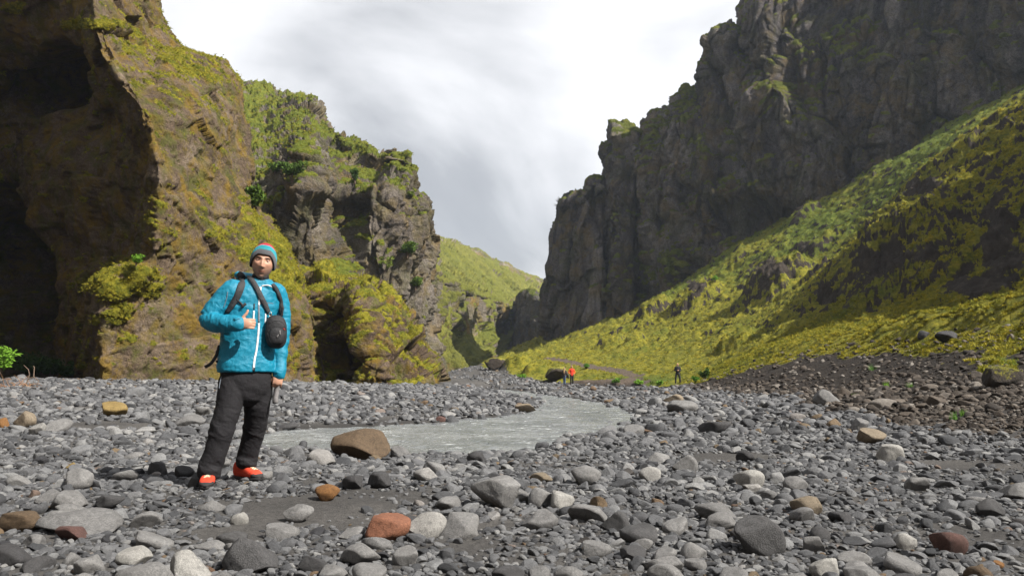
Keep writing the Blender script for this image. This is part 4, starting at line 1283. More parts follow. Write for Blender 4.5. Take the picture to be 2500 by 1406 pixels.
def shrub(loc, w, h, label, group=None, seed=0, leaf=0.12, n=1400, name='shrub', mat=None, stems=7):
    rs = random.Random(seed)
    root = empty(name, loc, label, 'shrub' if name == 'shrub' else 'plant', group)
    st_, lv = Acc(), Acc()
    clumps = []
    for k in range(stems):
        a = rs.uniform(0, 6.28); q = rs.uniform(0.2, 1.0)
        tip = Vector((math.cos(a) * w * 0.45 * q, math.sin(a) * w * 0.4 * q, h * rs.uniform(0.55, 1.0)))
        mid = tip * 0.5 + Vector((rs.uniform(-.1, .1) * w, 0, 0.08 * h))
        V, F = tube_arrays([(0, 0, -0.1 * h), mid, tip], [0.03 * h, 0.018 * h, 0.006 * h], 5)
        st_.add(V, F)
        clumps += [(tip, 0.22), (mid * 0.6 + tip * 0.4, 0.26), (mid, 0.2)]
    for k in range(n):
        c, cr_ = rs.choice(clumps)
        d = Vector((rs.gauss(0, 1), rs.gauss(0, 1), rs.gauss(0, 1))).normalized() * (rs.random() ** 0.5)
        p = c + Vector((d.x * cr_ * w, d.y * cr_ * w, d.z * cr_ * h * 0.7))
        nrm = Vector((rs.gauss(0, 1), rs.gauss(0, 1), rs.gauss(0.7, 1))).normalized()
        t = nrm.orthogonal().normalized(); t.rotate(Matrix.Rotation(rs.uniform(0, 6.28), 3, nrm))
        u_ = nrm.cross(t) * leaf * rs.uniform(0.3, 0.55); t = t * leaf * rs.uniform(0.7, 1.3)
        lv.add([p - t, p - u_ * 0.9, p + t, p + u_ * 0.9], [(0, 1, 2, 3)])
    add('foliage', lv.mesh('shrub_foliage', mat or LEAF_G, False), root)
    add('stem', st_.mesh('shrub_stem', BARK), root)
    return root
def surf_hit(px, py, obs):
    d = (at(px, py, 10) - Vector((0, 0, CAM_H))).normalized()
    best = None
    for o in obs:
        ok, loc, nrm, idx = o.ray_cast(Vector((0, 0, CAM_H)), d)
        if ok and (best is None or loc.y < best.y):
            best = loc
    return best
CL = [o for o in SC.objects if o.name.startswith(('cliff', 'rock_')) and o.type == 'MESH']
bpy.context.view_layer.update()
for k, (px, py, w, h, lab) in enumerate((
        (715, 440, 72, 46, 'bushy green shrub on top of the foremost crag of the mossy cliff'),
        (672, 425, 40, 30, 'small shrub on the ledge left of the foremost crag'),
        (622, 515, 52, 66, 'bright green willow shrub in the gully between the near cliff and the crags'),
        (868, 445, 26, 34, 'small green shrub in the notch below the cliff top'),
        (995, 625, 60, 34, 'spreading shrub on the lower ledge beside the far canyon'),
        (940, 660, 52, 34, 'leafy green patch of shrub on the slanting mossy ledge'),
        (1015, 705, 34, 30, 'small shrub low on the cliff edge above the boulders'),
        (1005, 480, 16, 12, 'tiny shrub growing out of the overhanging skyline crag'))):
    hp = surf_hit(px, py, CL)
    if hp is None:
        hp = at(px, py, 90)
    s_ = hp.y / FPX
    shrub(hp + Vector((0, -0.3, -0.1 * h * s_)), w * s_, h * s_, lab, seed=k, leaf=0.16, n=1500)
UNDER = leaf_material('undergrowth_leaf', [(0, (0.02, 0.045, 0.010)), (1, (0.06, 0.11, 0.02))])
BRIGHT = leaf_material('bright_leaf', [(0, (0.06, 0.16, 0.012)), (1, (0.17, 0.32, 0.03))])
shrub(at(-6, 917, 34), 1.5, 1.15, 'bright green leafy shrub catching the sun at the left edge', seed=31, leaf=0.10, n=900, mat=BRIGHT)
for k, (px, w, h) in enumerate(((55, 110, 74), (118, 95, 56), (172, 70, 44))):
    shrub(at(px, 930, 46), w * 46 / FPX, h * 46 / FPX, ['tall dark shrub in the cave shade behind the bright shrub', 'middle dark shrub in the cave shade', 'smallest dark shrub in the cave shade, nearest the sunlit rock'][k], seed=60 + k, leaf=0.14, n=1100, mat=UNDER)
shrub(at(332, 648, 35.3), 0.7, 0.5, 'small bright leafy shrub on the moss ledge of the near cliff', seed=71, leaf=0.07, n=420, mat=BRIGHT)
for k, (px, py, w, h, lab) in enumerate((
        (1503, 939, 26, 14, 'low bright green herb left of the bare soil patch'), (1562, 941, 30, 13, 'low bright green herb midway between the distant hikers'),
        (1610, 941, 20, 12, 'small green herb left of the distant hiker in black'), (1722, 930, 26, 34, 'spindly green shrub just right of the distant hiker in black'),
        (1700, 934, 24, 16, 'low green herb at the feet of the spindly shrub'), (1275, 925, 30, 12, 'green herb patch left of the dark mossy boulder'),
        (1430, 900, 22, 12, 'bright green herb on the slope above the hiker in red'), (1745, 690, 24, 18, 'green herb at the edge of the mossy knoll'))):
    hp = hit_ground(px, py)
    s_ = hp.y / FPX
    shrub(hp, w * s_, h * s_, lab, seed=80 + k, leaf=0.10, n=380, name='shrub' if h > 30 else 'herb', mat=BRIGHT if h < 30 else None, stems=5)
for k, (px, py, h) in enumerate(((2128, 905, 16), (2165, 945, 14), (2330, 1025, 20), (2352, 1015, 16), (2222, 945, 12), (2470, 895, 24), (2450, 885, 14), (2090, 970, 12), (1140, 745, 0))):
    if not h:
        continue
    hp = hit_ground(px, py)
    s_ = hp.y / FPX
    g = Acc(); rs = random.Random(k)
    for _ in range(46):
        a = rs.uniform(0, 6.28); l = h * s_ * rs.uniform(0.6, 1.3); t = rs.uniform(0, 0.7)
        o_ = Vector((rs.gauss(0, .12), rs.gauss(0, .12), 0)) * h * s_ * 2
        d = Vector((math.cos(a) * math.sin(t), math.sin(a) * math.sin(t), math.cos(t)))
        sd_ = d.orthogonal().normalized() * 0.006
        g.add([o_ - sd_, o_ + sd_, o_ + d * l], [(0, 1, 2)])
    add('grass_tuft', g.mesh('grass_tuft', BRIGHT, False), label='small tuft of fresh green grass sprouting among the stones of the dark bank', category='grass tuft', group='grass tufts on the bank').location = hp
# dry roots washed up at the left
rt = empty('driftwood', hit_ground(45, 946), 'tangle of dry orange roots and bleached twigs washed up at the left', 'driftwood')
rs = random.Random(4)
mass = Acc()
for k in range(60):
    p = Vector((rs.uniform(-1.1, 0.55), rs.uniform(-.3, .3), 0.03))
    pts = [p]; d = Vector((rs.uniform(-1, 0.7), rs.uniform(-.4, .4), rs.uniform(-.1, .5))).normalized()
    for j in range(5):
        p = p + d * rs.uniform(0.06, 0.16); p.z = max(p.z, 0.02)
        d = (d + Vector((rs.gauss(0, .35), rs.gauss(0, .3), rs.gauss(-.03, .25)))).normalized()
        pts.append(p.copy())
    r0 = rs.uniform(0.006, 0.014)
    mass.add(*tube_arrays(pts, [r0 * (1 - 0.15 * j) for j in range(6)], 4))
add('root_mass', mass.mesh('root_mass', ROOTM), rt)
for pts in (((0.25, 0, 0.05), (0.35, 0, 0.45), (0.30, 0, 0.62), (0.12, 0, 0.78)), ((0.3, 0, 0.3), (0.52, 0, 0.36), (0.68, 0, 0.24), (0.62, 0, 0.05)), ((0.5, 0, 0.36), (0.5, 0, 0.7), (0.46, 0, 0.74))):
    a_ = Acc(); a_.add(*tube_arrays(pts, [0.022, 0.018, 0.013, 0.007][:len(pts)], 6))
    add('twig', a_.mesh('twig', BARK), rt)
#PART4
# ------------------------------------------------------------------ people
def loft(acc, rings, cap=True):
    n = len(rings[0]); o = len(acc.V)
    for r in rings:
        acc.V += [tuple(v) for v in r]
    for k in range(len(rings) - 1):
        for i in range(n):
            j = (i + 1) % n
            acc.F.append((o + k * n + i, o + k * n + j, o + (k + 1) * n + j, o + (k + 1) * n + i))
    if cap:
        acc.F.append(tuple(o + i for i in range(n))[::-1])
        acc.F.append(tuple(o + (len(rings) - 1) * n + i for i in range(n)))
def tube(acc, pts, radii, sides=14, sub=3):
    """round tapered limb with a rounded end, smoothed between its joints"""
    P = np.array([tuple(p) for p in pts], float); Rr = np.array(radii, float)
    if len(P) > 2 and sub > 1:
        ts = np.linspace(0, len(P) - 1, (len(P) - 1) * sub + 1)
        P = catmull(P, ts); Rr = catmull(Rr[:, None], ts)[:, 0]
    d0 = P[0] - P[1]; d0 /= np.linalg.norm(d0); d1 = P[-1] - P[-2]; d1 /= np.linalg.norm(d1)
    P = np.concatenate([[P[0] + d0 * Rr[0] * 0.9], [P[0] + d0 * Rr[0] * 0.55], P, [P[-1] + d1 * Rr[-1] * 0.55], [P[-1] + d1 * Rr[-1] * 0.9]])
    Rr = np.concatenate([[Rr[0] * 0.3, Rr[0] * 0.83], Rr, [Rr[-1] * 0.83, Rr[-1] * 0.3]])
    V, F = tube_arrays([Vector(p) for p in P], list(Rr), sides)
    o = len(acc.V)
    acc.add(V, F)
    acc.F.append(tuple(o + i for i in range(sides))[::-1])
    acc.F.append(tuple(o + (len(P) - 1) * sides + i for i in range(sides)))
def ellipsoid(acc, c, ax, n=16, rot=None):
    V = []
    for i in range(n + 1):
        t = math.pi * (i + 0.02) / (n + 0.04)
        ring = []
        for j in range(2 * n):
            a = math.pi * j / n
            v = Vector((math.sin(t) * math.cos(a) * ax[0], math.sin(t) * math.sin(a) * ax[1], math.cos(t) * ax[2]))
            if rot is not None:
                v = rot @ v
            ring.append(Vector(c) + v)
        V.append(ring)
    loft(acc, V[::-1])
def remeshed(acc, voxel, smooth=4, fac=0.5):
    """join overlapping closed shapes into one continuous skin; returns verts and faces"""
    me = acc.mesh('tmp', None)
    ob = bpy.data.objects.new('tmp', me)
    COL.objects.link(ob)
    m_ = ob.modifiers.new('r', 'REMESH'); m_.mode = 'VOXEL'; m_.voxel_size = voxel; m_.adaptivity = 0
    if smooth:
        s_ = ob.modifiers.new('s', 'SMOOTH'); s_.factor = fac; s_.iterations = smooth
    dg = bpy.context.evaluated_depsgraph_get()
    ev = bpy.data.meshes.new_from_object(ob.evaluated_get(dg))
    V = np.empty(len(ev.vertices) * 3, np.float32); ev.vertices.foreach_get('co', V); V = V.reshape(-1, 3)
    Nn = np.empty(len(ev.vertices) * 3, np.float32); ev.vertex_normals.foreach_get('vector', Nn); Nn = Nn.reshape(-1, 3)
    nl = np.empty(len(ev.loops), np.int32); ev.loops.foreach_get('vertex_index', nl)
    assert all(p.loop_total == 4 for p in ev.polygons[:50])
    F = nl.reshape(-1, 4)
    bpy.data.objects.remove(ob); bpy.data.meshes.remove(ev); bpy.data.meshes.remove(me)
    return V.astype(float), F, Nn.astype(float)
def cloth_mat(name, col, rough=0.75, weave=1200, var=0.12, sheen=0.0):
    m, nt, bs = newmat(name)
    b = NB(nt); co = b.coord()
    n = b.noise(co, 14, 5, 0.65)
    b.l(b.mix(b.ramp(n, [(0.35, (0, 0, 0)), (0.65, (1, 1, 1))]), tuple(c * (1 - var) for c in col), tuple(c * (1 + var) for c in col)), bs.inputs['Base Color'])
    bs.inputs['Roughness'].default_value = rough
    bs.inputs['Specular IOR Level'].default_value = 0.35
    if sheen:
        bs.inputs['Sheen Weight'].default_value = sheen
    h = b.math('ADD', b.noise(co, 16, 3, 0.5, 1.2), b.math('MULTIPLY', b.noise(co, weave, 1), 0.15))
    b.l(b.bump(h, 0.007), bs.inputs['Normal'])
    return m
JACKET_M = cloth_mat('blue_shell_fabric', (0.003, 0.165, 0.260), 0.5, var=0.10)
TROUSER_M = cloth_mat('dark_trouser_fabric', (0.0105, 0.0095, 0.0115), 0.85)
BLACK_M = cloth_mat('black_nylon', (0.014, 0.014, 0.016), 0.65)
STRAP_M = cloth_mat('dark_webbing', (0.030, 0.030, 0.032), 0.7)
GREYS_M = cloth_mat('grey_webbing', (0.16, 0.15, 0.15), 0.7)
WHITE_M = cloth_mat('white_zip_tape', (0.62, 0.63, 0.66), 0.6, var=0.05)
GREY_M = cloth_mat('grey_zip_tape', (0.15, 0.17, 0.20), 0.6)
REDP_M = cloth_mat('red_pack_fabric', (0.30, 0.022, 0.016), 0.7)
SHOE_M = cloth_mat('red_suede', (0.50, 0.045, 0.018), 0.8)
RUBBER_M = cloth_mat('dark_rubber', (0.025, 0.022, 0.022), 0.8)
LACE_M = cloth_mat('cream_lace', (0.60, 0.52, 0.36), 0.8)
METAL_M, mnt, mbs = newmat('clip_metal')
mbs.inputs['Base Color'].default_value = (0.5, 0.48, 0.45, 1); mbs.inputs['Metallic'].default_value = 0.9; mbs.inputs['Roughness'].default_value = 0.35
def skin_mat():
    m, nt, bs = newmat('skin')
    b = NB(nt); co = b.coord()
    base = b.mix(b.noise(co, 40, 3), (0.40, 0.215, 0.145), (0.47, 0.26, 0.18))
    base = b.mix(b.attr('red'), base, (0.38, 0.125, 0.088))
    base = b.mix(b.attr('stubble'), base, (0.17, 0.11, 0.085))
    base = b.mix(b.attr('brow'), base, (0.040, 0.026, 0.018))
    b.l(base, bs.inputs['Base Color'])
    bs.inputs['Roughness'].default_value = 0.55
    bs.inputs['Specular IOR Level'].default_value = 0.4
    b.l(b.bump(b.noise(co, 300, 3), 0.0004), bs.inputs['Normal'])
    return m
SKIN = skin_mat()
LID_M, lnt_, lbs_ = newmat('eyelid_skin'); lbs_.inputs['Base Color'].default_value = (0.34, 0.18, 0.13, 1); lbs_.inputs['Roughness'].default_value = 0.6
EYE_M, ent, ebs = newmat('eyeball')
eb = NB(ent)
ebs.inputs['Roughness'].default_value = 0.15
eb.l(eb.ramp(eb.attr('iris'), [(0.0, (0.62, 0.60, 0.57)), (0.45, (0.62, 0.60, 0.57)), (0.5, (0.06, 0.05, 0.04)), (0.8, (0.06, 0.05, 0.04)), (0.85, (0.005, 0.005, 0.005))]), ebs.inputs['Base Color'])

def head_mesh(acc, M, nz=70, na=110):
    """M: 4x4 from head space (x viewer right, -y face, z up, origin at the skull centre) to world"""
    rings = []
    for i in range(nz + 1):
        t = math.pi * (i + 0.03) / (nz + 0.06)
        ring = []
        for j in range(na):
            a = 2 * math.pi * j / na
            ux, uy, uz = math.sin(t) * math.sin(a), -math.sin(t) * math.cos(a), math.cos(t)
            x, y, z = ux * 0.076, uy * 0.096, uz * 0.118
            lo = max(0.0, -uz)
            x *= 1 - 0.30 * lo ** 1.4
            if uy < 0:
                y *= 1 - 0.04 * lo
                y = max(y, -0.088 - 0.02 * (1 - abs(uz)))
            else:
                y *= 1 - 0.38 * lo
            fr = max(0.0, -uy)
            def g(cx, cz, sx, sz):
                return math.exp(-((x - cx) / sx) ** 2 - ((z - cz) / sz) ** 2) * (fr > 0.25)
            d = 0.0
            # nose: bridge, tip, wings
            bz = min(1, max(0, (0.030 - z) / 0.062))
            if -0.036 < z < 0.034:
                d += (0.007 + 0.016 * bz ** 1.3) * math.exp(-(x / (0.0080 + 0.0045 * bz)) ** 2) * (fr > .25) * (1 if z > -0.030 else max(0, (z + 0.036) / 0.006))
            d += 0.006 * (g(-0.014, -0.027, 0.007, 0.007) + g(0.014, -0.027, 0.007, 0.007))
            d -= 0.013 * (g(-0.031, 0.017, 0.016, 0.011) + g(0.031, 0.017, 0.016, 0.011))
            d += 0.010 * (g(-0.030, 0.037, 0.022, 0.008) + g(0.030, 0.037, 0.022, 0.008))
            d += 0.004 * (g(-0.042, -0.010, 0.018, 0.016) + g(0.042, -0.010, 0.018, 0.016))
            d += 0.0030 * g(0, -0.056 + 6 * x * x, 0.026, 0.0045) + 0.0032 * g(0, -0.0665 + 6 * x * x, 0.022, 0.005) - 0.004 * g(0, -0.0608 + 6 * x * x, 0.028, 0.0024)
            d -= 0.004 * g(0, -0.077, 0.018, 0.006)
            d += 0.010 * g(0, -0.100, 0.022, 0.014)
            ring.append(M @ Vector((x, y - d, z)))
        rings.append(ring)
    loft(acc, rings[::-1])
def hand(acc, wrist, palm_dir, side, nrm, s=1.0, curl=1.0, thumb=(0.2, 0.9, -0.1), nf=4):
    """palm_dir: from the wrist along the palm; side: from little finger to index; nrm: out of the palm's back"""
    p = Vector(palm_dir).normalized(); sd = (Vector(side) - p * Vector(side).dot(p)).normalized(); n = p.cross(sd)
    if n.dot(Vector(nrm)) < 0:
        n = -n
    w = Vector(wrist)
    Mx = Matrix((p, sd, n)).transposed()
    ellipsoid(acc, w + p * 0.045 * s, (0.055 * s, 0.042 * s, 0.019 * s), 10, Mx)
    for k in range(nf):
        L = (0.040, 0.045, 0.042, 0.033)[k] * s
        o = w + p * 0.082 * s + sd * (0.030 - 0.0205 * k) * s
        a1, a2, a3 = 0.9 * curl, 2.2 * curl, 3.2 * curl
        pts = [o - p * 0.02 * s, o]
        q = o
        for an, f in ((a1, 1.0), (a2, 0.62), (a3, 0.5)):
            q = q + (p * math.cos(an) - n * math.sin(an)) * L * f
            pts.append(q.copy())
        tube(acc, pts, [0.0098 * s, 0.0100 * s, 0.0093 * s, 0.0085 * s, 0.0076 * s], 8, 2)
    t = Vector(thumb)
    td = (p * t.x + sd * t.y + n * t.z).normalized()
    o = w + p * 0.022 * s + sd * 0.026 * s
    tube(acc, [o, o + td * 0.03 * s, o + td * 0.055 * s + p * 0.006 * s, o + td * 0.082 * s + p * 0.002 * s], [0.015 * s, 0.0125 * s, 0.0108 * s, 0.0090 * s], 8, 2)

# ---- the hiker; T turns the torso towards the right of the photograph
PH = R(30)
AX = Vector((math.cos(PH), math.sin(PH), 0))          # along the shoulders
FW = Vector((math.sin(PH), -math.cos(PH), 0))         # chest direction
YB = 6.05
YF, YR = 5.93, 6.27
def ering(c, a, b_, n=40, e_=2.3):
    out = []
    for i in range(n):
        t = 2 * math.pi * i / n
        ct, st_ = math.cos(t), math.sin(t)
        out.append(Vector(c) + AX * (a * abs(ct) ** (2 / e_) * (1 if ct >= 0 else -1)) + FW * (b_ * abs(st_) ** (2 / e_) * (1 if st_ >= 0 else -1)))
    return out
def h(px, py, Y=YB):
    return at(px, py, Y)
foot_f = hit_ground(506, 1196)
foot_b = hit_ground(606, 1166)
root_loc = Vector(((foot_f.x + foot_b.x) / 2, (foot_f.y + foot_b.y) / 2, float(ground([foot_f.x], [foot_f.y])[0])))
HD = Matrix.Translation(h(642, 644, YB - 0.04)) @ Matrix.Rotation(R(16), 4, 'Z') @ Matrix.Rotation(R(8), 4, 'Y') @ Matrix.Rotation(R(3), 4, 'X') @ Matrix.Scale(1.10, 4)
HDI = HD.inverted()
sh_l, sh_r = h(564, 712, YB - 0.10), h(681, 716, YB + 0.14)
el_l, wr_l = h(512, 778, YB - 0.12), h(583, 790, YB - 0.30)
el_r, wr_r = h(689, 818, YB + 0.14), h(680, 916, YB + 0.06)
hip_l, hip_r = h(573, 930, YB - 0.05), h(632, 930, YB + 0.07)
kn_l, kn_r = h(543, 1045, YF), h(622, 1042, YR - 0.06)
an_l = Vector((h(511, 1165, YF)))
an_r = Vector((h(598, 1143, YR)))
body = Acc()
head_mesh(body, HD)
tube(body, [HD @ Vector((0, 0.02, -0.06)), h(635, 690, YB + 0.02), h(628, 715, YB + 0.02)], [0.055, 0.060, 0.066], 20)
loft(body, [ering(h(602, 925), .15, .10), ering(h(605, 860), .145, .10), ering(h(610, 800), .15, .105), ering(h(617, 740), .17, .11), ering(h(621, 708), .16, .085), ering(h(628, 694), .07, .06)])
tube(body, [sh_l + Vector((0.02, 0, 0)), h(540, 738, YB - 0.13), h(514, 775, YB - 0.16), h(545, 789, YB - 0.25), wr_l], [0.052, 0.045, 0.040, 0.037, 0.029], 16)
tube(body, [sh_r + Vector((-0.03, 0, 0)), h(688, 765, YB + 0.17), h(687, 822, YB + 0.14), h(683, 875, YB + 0.10), wr_r], [0.050, 0.042, 0.037, 0.034, 0.028], 16)
for a, b_, c in ((hip_l, kn_l, an_l), (hip_r, kn_r, an_r)):
    tube(body, [a, (a + b_) / 2, b_, b_ * 0.6 + c * 0.4, c], [0.085, 0.075, 0.056, 0.055, 0.040], 16)
hand(body, wr_l + Vector((0.0, -0.005, 0)), (1, 0.05, 0), (0.12, 0, 1), (0.1, -1, 0.1), 1.0, 1.0, (0.55, 1.0, -0.05))
hand(body, wr_r + Vector((0.005, -0.01, 0.015)), (-0.10, -0.12, -1), (-0.9, -0.35, 0.1), (0.6, -0.8, 0), 0.95, 0.95, (0.8, 0.45, -0.5))
fd_l = Vector((0.22, -1, 0)).normalized()
fd_r = Vector((0.85, -0.45, 0)).normalized()
for an, fd in ((an_l, fd_l), (an_r, fd_r)):
    gz = float(ground([an.x], [an.y])[0])
    p0 = Vector((an.x, an.y, gz + 0.06))
    tube(body, [an, p0, p0 + fd * 0.05 - Vector((0, 0, 0.010)), p0 + fd * 0.09 - Vector((0, 0, 0.018))], [0.036, 0.034, 0.028, 0.020], 12)
V, F, _n = remeshed(body, 0.0048, 2, 0.4)
Mi = np.array(HDI)
L_ = V @ Mi[:3, :3].T + Mi[:3, 3]
fx, fy, fz = L_[:, 0], L_[:, 1], L_[:, 2]
front = (fy < -0.03) & (fz > -0.13) & (fz < 0.13)
lips = np.exp(-(fx / 0.027) ** 4 - ((fz + 0.061 - 6 * fx * fx) / 0.0085) ** 4) * front
nosr = 0.5 * np.exp(-(fx / 0.015) ** 2 - ((fz + 0.02) / 0.015) ** 2) * front + 0.35 * (np.exp(-((np.abs(fx) - 0.042) / 0.018) ** 2 - ((fz + 0.018) / 0.018) ** 2)) * front
stub = sstep(-0.030, -0.050, fz + 0.18 * np.maximum(0, np.abs(fx) - 0.05) * 0 - 0.4 * np.maximum(0, np.abs(fx) - 0.04)) * (fz > -0.15) * (np.abs(fy) < 0.14) * 0.5
stub = np.clip(stub - lips, 0, 1)
brow = np.exp(-((np.abs(fx) - 0.031) / 0.020) ** 4 - ((fz - 0.036 + 0.10 * np.abs(np.abs(fx) - 0.031)) / 0.0055) ** 4) * front
mline = np.exp(-(fx / 0.025) ** 4 - ((fz + 0.0608 - 6 * fx * fx) / 0.0028) ** 2) * front
red = np.clip(lips * 0.55 + 0.5 * nosr, 0, 1)
onhead = (np.abs(fx) < 0.1) & (np.abs(fy) < 0.13) & (fz > -0.15)
Mtx = Matrix.Translation(root_loc)
def rel(V, r=None):
    r = root_loc if r is None else r
    return np.asarray(V) - np.array(r)
hiker = add('person', mesh_from_arrays('person', rel(V), F, SKIN, True, {'red': red, 'stubble': stub * onhead, 'brow': np.clip(brow + 0.7 * mline, 0, 1)}),
            label='man in a bright blue jacket, striped beanie and red boots standing with a thumb up', category='person')
hiker.location = root_loc
for sx in (-1, 1):
    e_ = Acc(); ellipsoid(e_, (0, 0, 0), (0.0118, 0.0118, 0.0118), 14)
    Ve = np.array(e_.V); d = Ve[:, 1] / 0.0118
    me = mesh_from_arrays('eye', Ve, [f for f in e_.F if len(f) == 4], EYE_M, True, {'iris': np.clip(0.5 + (-d - 0.86) * 3, 0, 1)})
    o = add('eye', me, hiker)
    o.matrix_world = Mtx.inverted() @ HD @ Matrix.Translation((sx * 0.031, -0.0715, 0.016))
    ld = []
    for lo_, hi_ in ((0.16, 1.5), (-1.5, -0.34)):
        for jj in range(9):
            el_ = lo_ + (hi_ - lo_) * jj / 8
            ld.append([Vector((0.0138 * math.cos(el_) * math.sin(q_), -0.0136 * math.cos(el_) * math.cos(q_), 0.0136 * math.sin(el_))) for q_ in np.linspace(-1.35, 1.35, 15)])
    la = Acc()
    for blk in (ld[:9], ld[9:]):
        o0 = len(la.V)
        for r_ in blk: la.V += [tuple(v) for v in r_]
        for a_ in range(8):
            for b_ in range(14):
                la.F.append((o0 + a_ * 15 + b_, o0 + a_ * 15 + b_ + 1, o0 + (a_ + 1) * 15 + b_ + 1, o0 + (a_ + 1) * 15 + b_))
    lo2 = add('eyelid', la.mesh('eyelid', LID_M), hiker)
    lo2.matrix_world = Mtx.inverted() @ HD @ Matrix.Translation((sx * 0.031, -0.0715, 0.016))
    sm_ = lo2.modifiers.new('t', 'SOLIDIFY'); sm_.thickness = 0.0012
# beanie
def beanie():
    nA, nR = 96, 46
    Vb = []; hh = []
    for i in range(nR + 1):
        t = i / nR
        for j in range(nA):
            a = 2 * math.pi * j / nA
            fr = -math.cos(a)                            # -1 front .. 1 back
            zb_ = 0.050 if fr < -0.85 else 0.050 - 0.085 * float(sstep(-0.95, -0.1, np.array(fr)))
            pol0 = math.acos(max(-1, min(1, zb_ / 0.132)))
            pol = pol0 * (1 - t)
            rr_ = 1.0 + 0.010 * math.sin(j * 2 * math.pi / nA * 24) * 0.15
            bul = 1 + 0.04 * math.sin(math.pi * t)
            x = math.sin(pol) * math.sin(a) * 0.0865 * rr_ * bul
            y = -math.sin(pol) * math.cos(a) * 0.106 * rr_ * bul
            z = math.cos(pol) * 0.142
            if t < 0.06:
                x *= 0.985; y *= 0.985
            Vb.append(HD @ Vector((x, y, z + 0.004))); hh.append(z)
    Vb = np.array([tuple(v) for v in Vb])
    F = []
    for i in range(nR):
        for j in range(nA):
            F.append((i * nA + j, i * nA + (j + 1) % nA, (i + 1) * nA + (j + 1) % nA, (i + 1) * nA + j))
    return Vb, F, np.array(hh)
bnm, bnt_, bbs_ = newmat('striped_knit')
bq = NB(bnt_)
def const_ramp(nb, fac, stops):
    c = nb.ramp(fac, stops)
    c.node.color_ramp.interpolation = 'CONSTANT'
    return c
bq.l(const_ramp(bq, bq.attr('hgt'), [(0.0, (0.105, 0.105, 0.115)), (0.30, (0.012, 0.27, 0.33)), (0.36, (0.15, 0.32, 0.36)), (0.375, (0.012, 0.26, 0.32)), (0.575, (0.50, 0.25, 0.28)), (0.595, (0.42, 0.020, 0.045))]), bbs_.inputs['Base Color'])
bbs_.inputs['Roughness'].default_value = 0.95
wv = bq.n('ShaderNodeTexWave'); wv.inputs['Scale'].default_value = 160; wv.inputs['Distortion'].default_value = 2
bq.l(bq.coord(), wv.inputs['Vector'])
bq.l(bq.bump(wv.outputs['Fac'], 0.0015), bbs_.inputs['Normal'])
Vb, Fb, hb = beanie()
# bands follow the rim: measured up from the rim towards the crown
tt = np.repeat(np.linspace(0, 1, 47), 96)
me = mesh_from_arrays('beanie', rel(Vb), Fb, bnm, True, {'hgt': np.clip(0.02 + tt * 1.0 + 0.0 * hb, 0, 1) ** 0.9})
bo = add('beanie', me, hiker)
sm = bo.modifiers.new('t', 'SOLIDIFY'); sm.thickness = 0.004; sm.offset = 1

# jacket
jk = Acc()
loft(jk, [ering(h(602, 907), .208, .150), ering(h(602, 895), .212, .155), ering(h(603, 860), .200, .148), ering(h(605, 825), .193, .142), ering(h(608, 790), .190, .142), ering(h(613, 755), .194, .142),
          ering(h(618, 728), .196, .130), ering(h(621, 712), .196, .118), ering(h(624, 700), .165, .102), ering(h(629, 692), .120, .088), ering(h(633, 684), .088, .080)])
tube(jk, [sh_l + Vector((0.02, 0, 0.005)), h(540, 738, YB - 0.13), h(518, 765, YB - 0.15), h(513, 780, YB - 0.16), h(530, 788, YB - 0.22), h(556, 790, YB - 0.27), h(583, 791, YB - 0.30)], [0.086, 0.074, 0.070, 0.069, 0.062, 0.056, 0.050], 22)
tube(jk, [sh_r + Vector((-0.03, 0, 0.0)), h(689, 765, YB + 0.17), h(688, 822, YB + 0.14), h(684, 875, YB + 0.10), h(681, 914, YB + 0.06)], [0.082, 0.060, 0.053, 0.047, 0.043], 22)
ellipsoid(jk, h(612, 683, YB + 0.13), (0.115, 0.075, 0.048), 12, Matrix.Rotation(0.25, 3, 'Y'))
ellipsoid(jk, h(591, 676, YB + 0.07), (0.055, 0.055, 0.030), 10, Matrix.Rotation(0.5, 3, 'Y'))
tube(jk, [h(650, 697, YB - 0.04), h(662, 703, YB - 0.01), h(672, 708, YB + 0.05)], [0.030, 0.032, 0.030], 12)
V, F, Nn = remeshed(jk, 0.0065, 5)
wf = np.asarray(V, np.float32)
w1 = fbm(wf * np.array([4.5, 4.5, 10], np.float32), 3, ridged=True, gain=0.5)
w2 = fbm((wf + 5) * np.array([22, 22, 13], np.float32), 3, ridged=True)
px_, py_ = project(V)
arm = sstep(0.32, 0.05, np.hypot((px_ - 530) / 60, (py_ - 780) / 45) - 0.6)
w3 = fbm((wf + 9) * np.array([34, 20, 12], np.float32), 3, ridged=True)
V = V + Nn * (0.010 * w1 + 0.0036 * w2 + 0.006 * arm * w3)[:, None]
hem = py_ > 905
jacket = add('jacket', mesh_from_arrays('jacket', rel(V), F, JACKET_M, True), hiker)
JB = BVHTree.FromPolygons([Vector(v) for v in V], [tuple(f) for f in F])
CAMV = Vector((0, 0, CAM_H))
def on_cloth(px, py, lift=0.0, bvh=None):
    d = (at(px, py, 6.0) - CAMV).normalized()
    loc, nrm, i, dist = (bvh or JB).ray_cast(CAMV, d)
    if loc is None:
        loc, nrm, i, dist = (bvh or JB).find_nearest(at(px, py, YB))
    if nrm.dot(d) > 0:
        nrm = -nrm
    return loc + nrm * lift, nrm
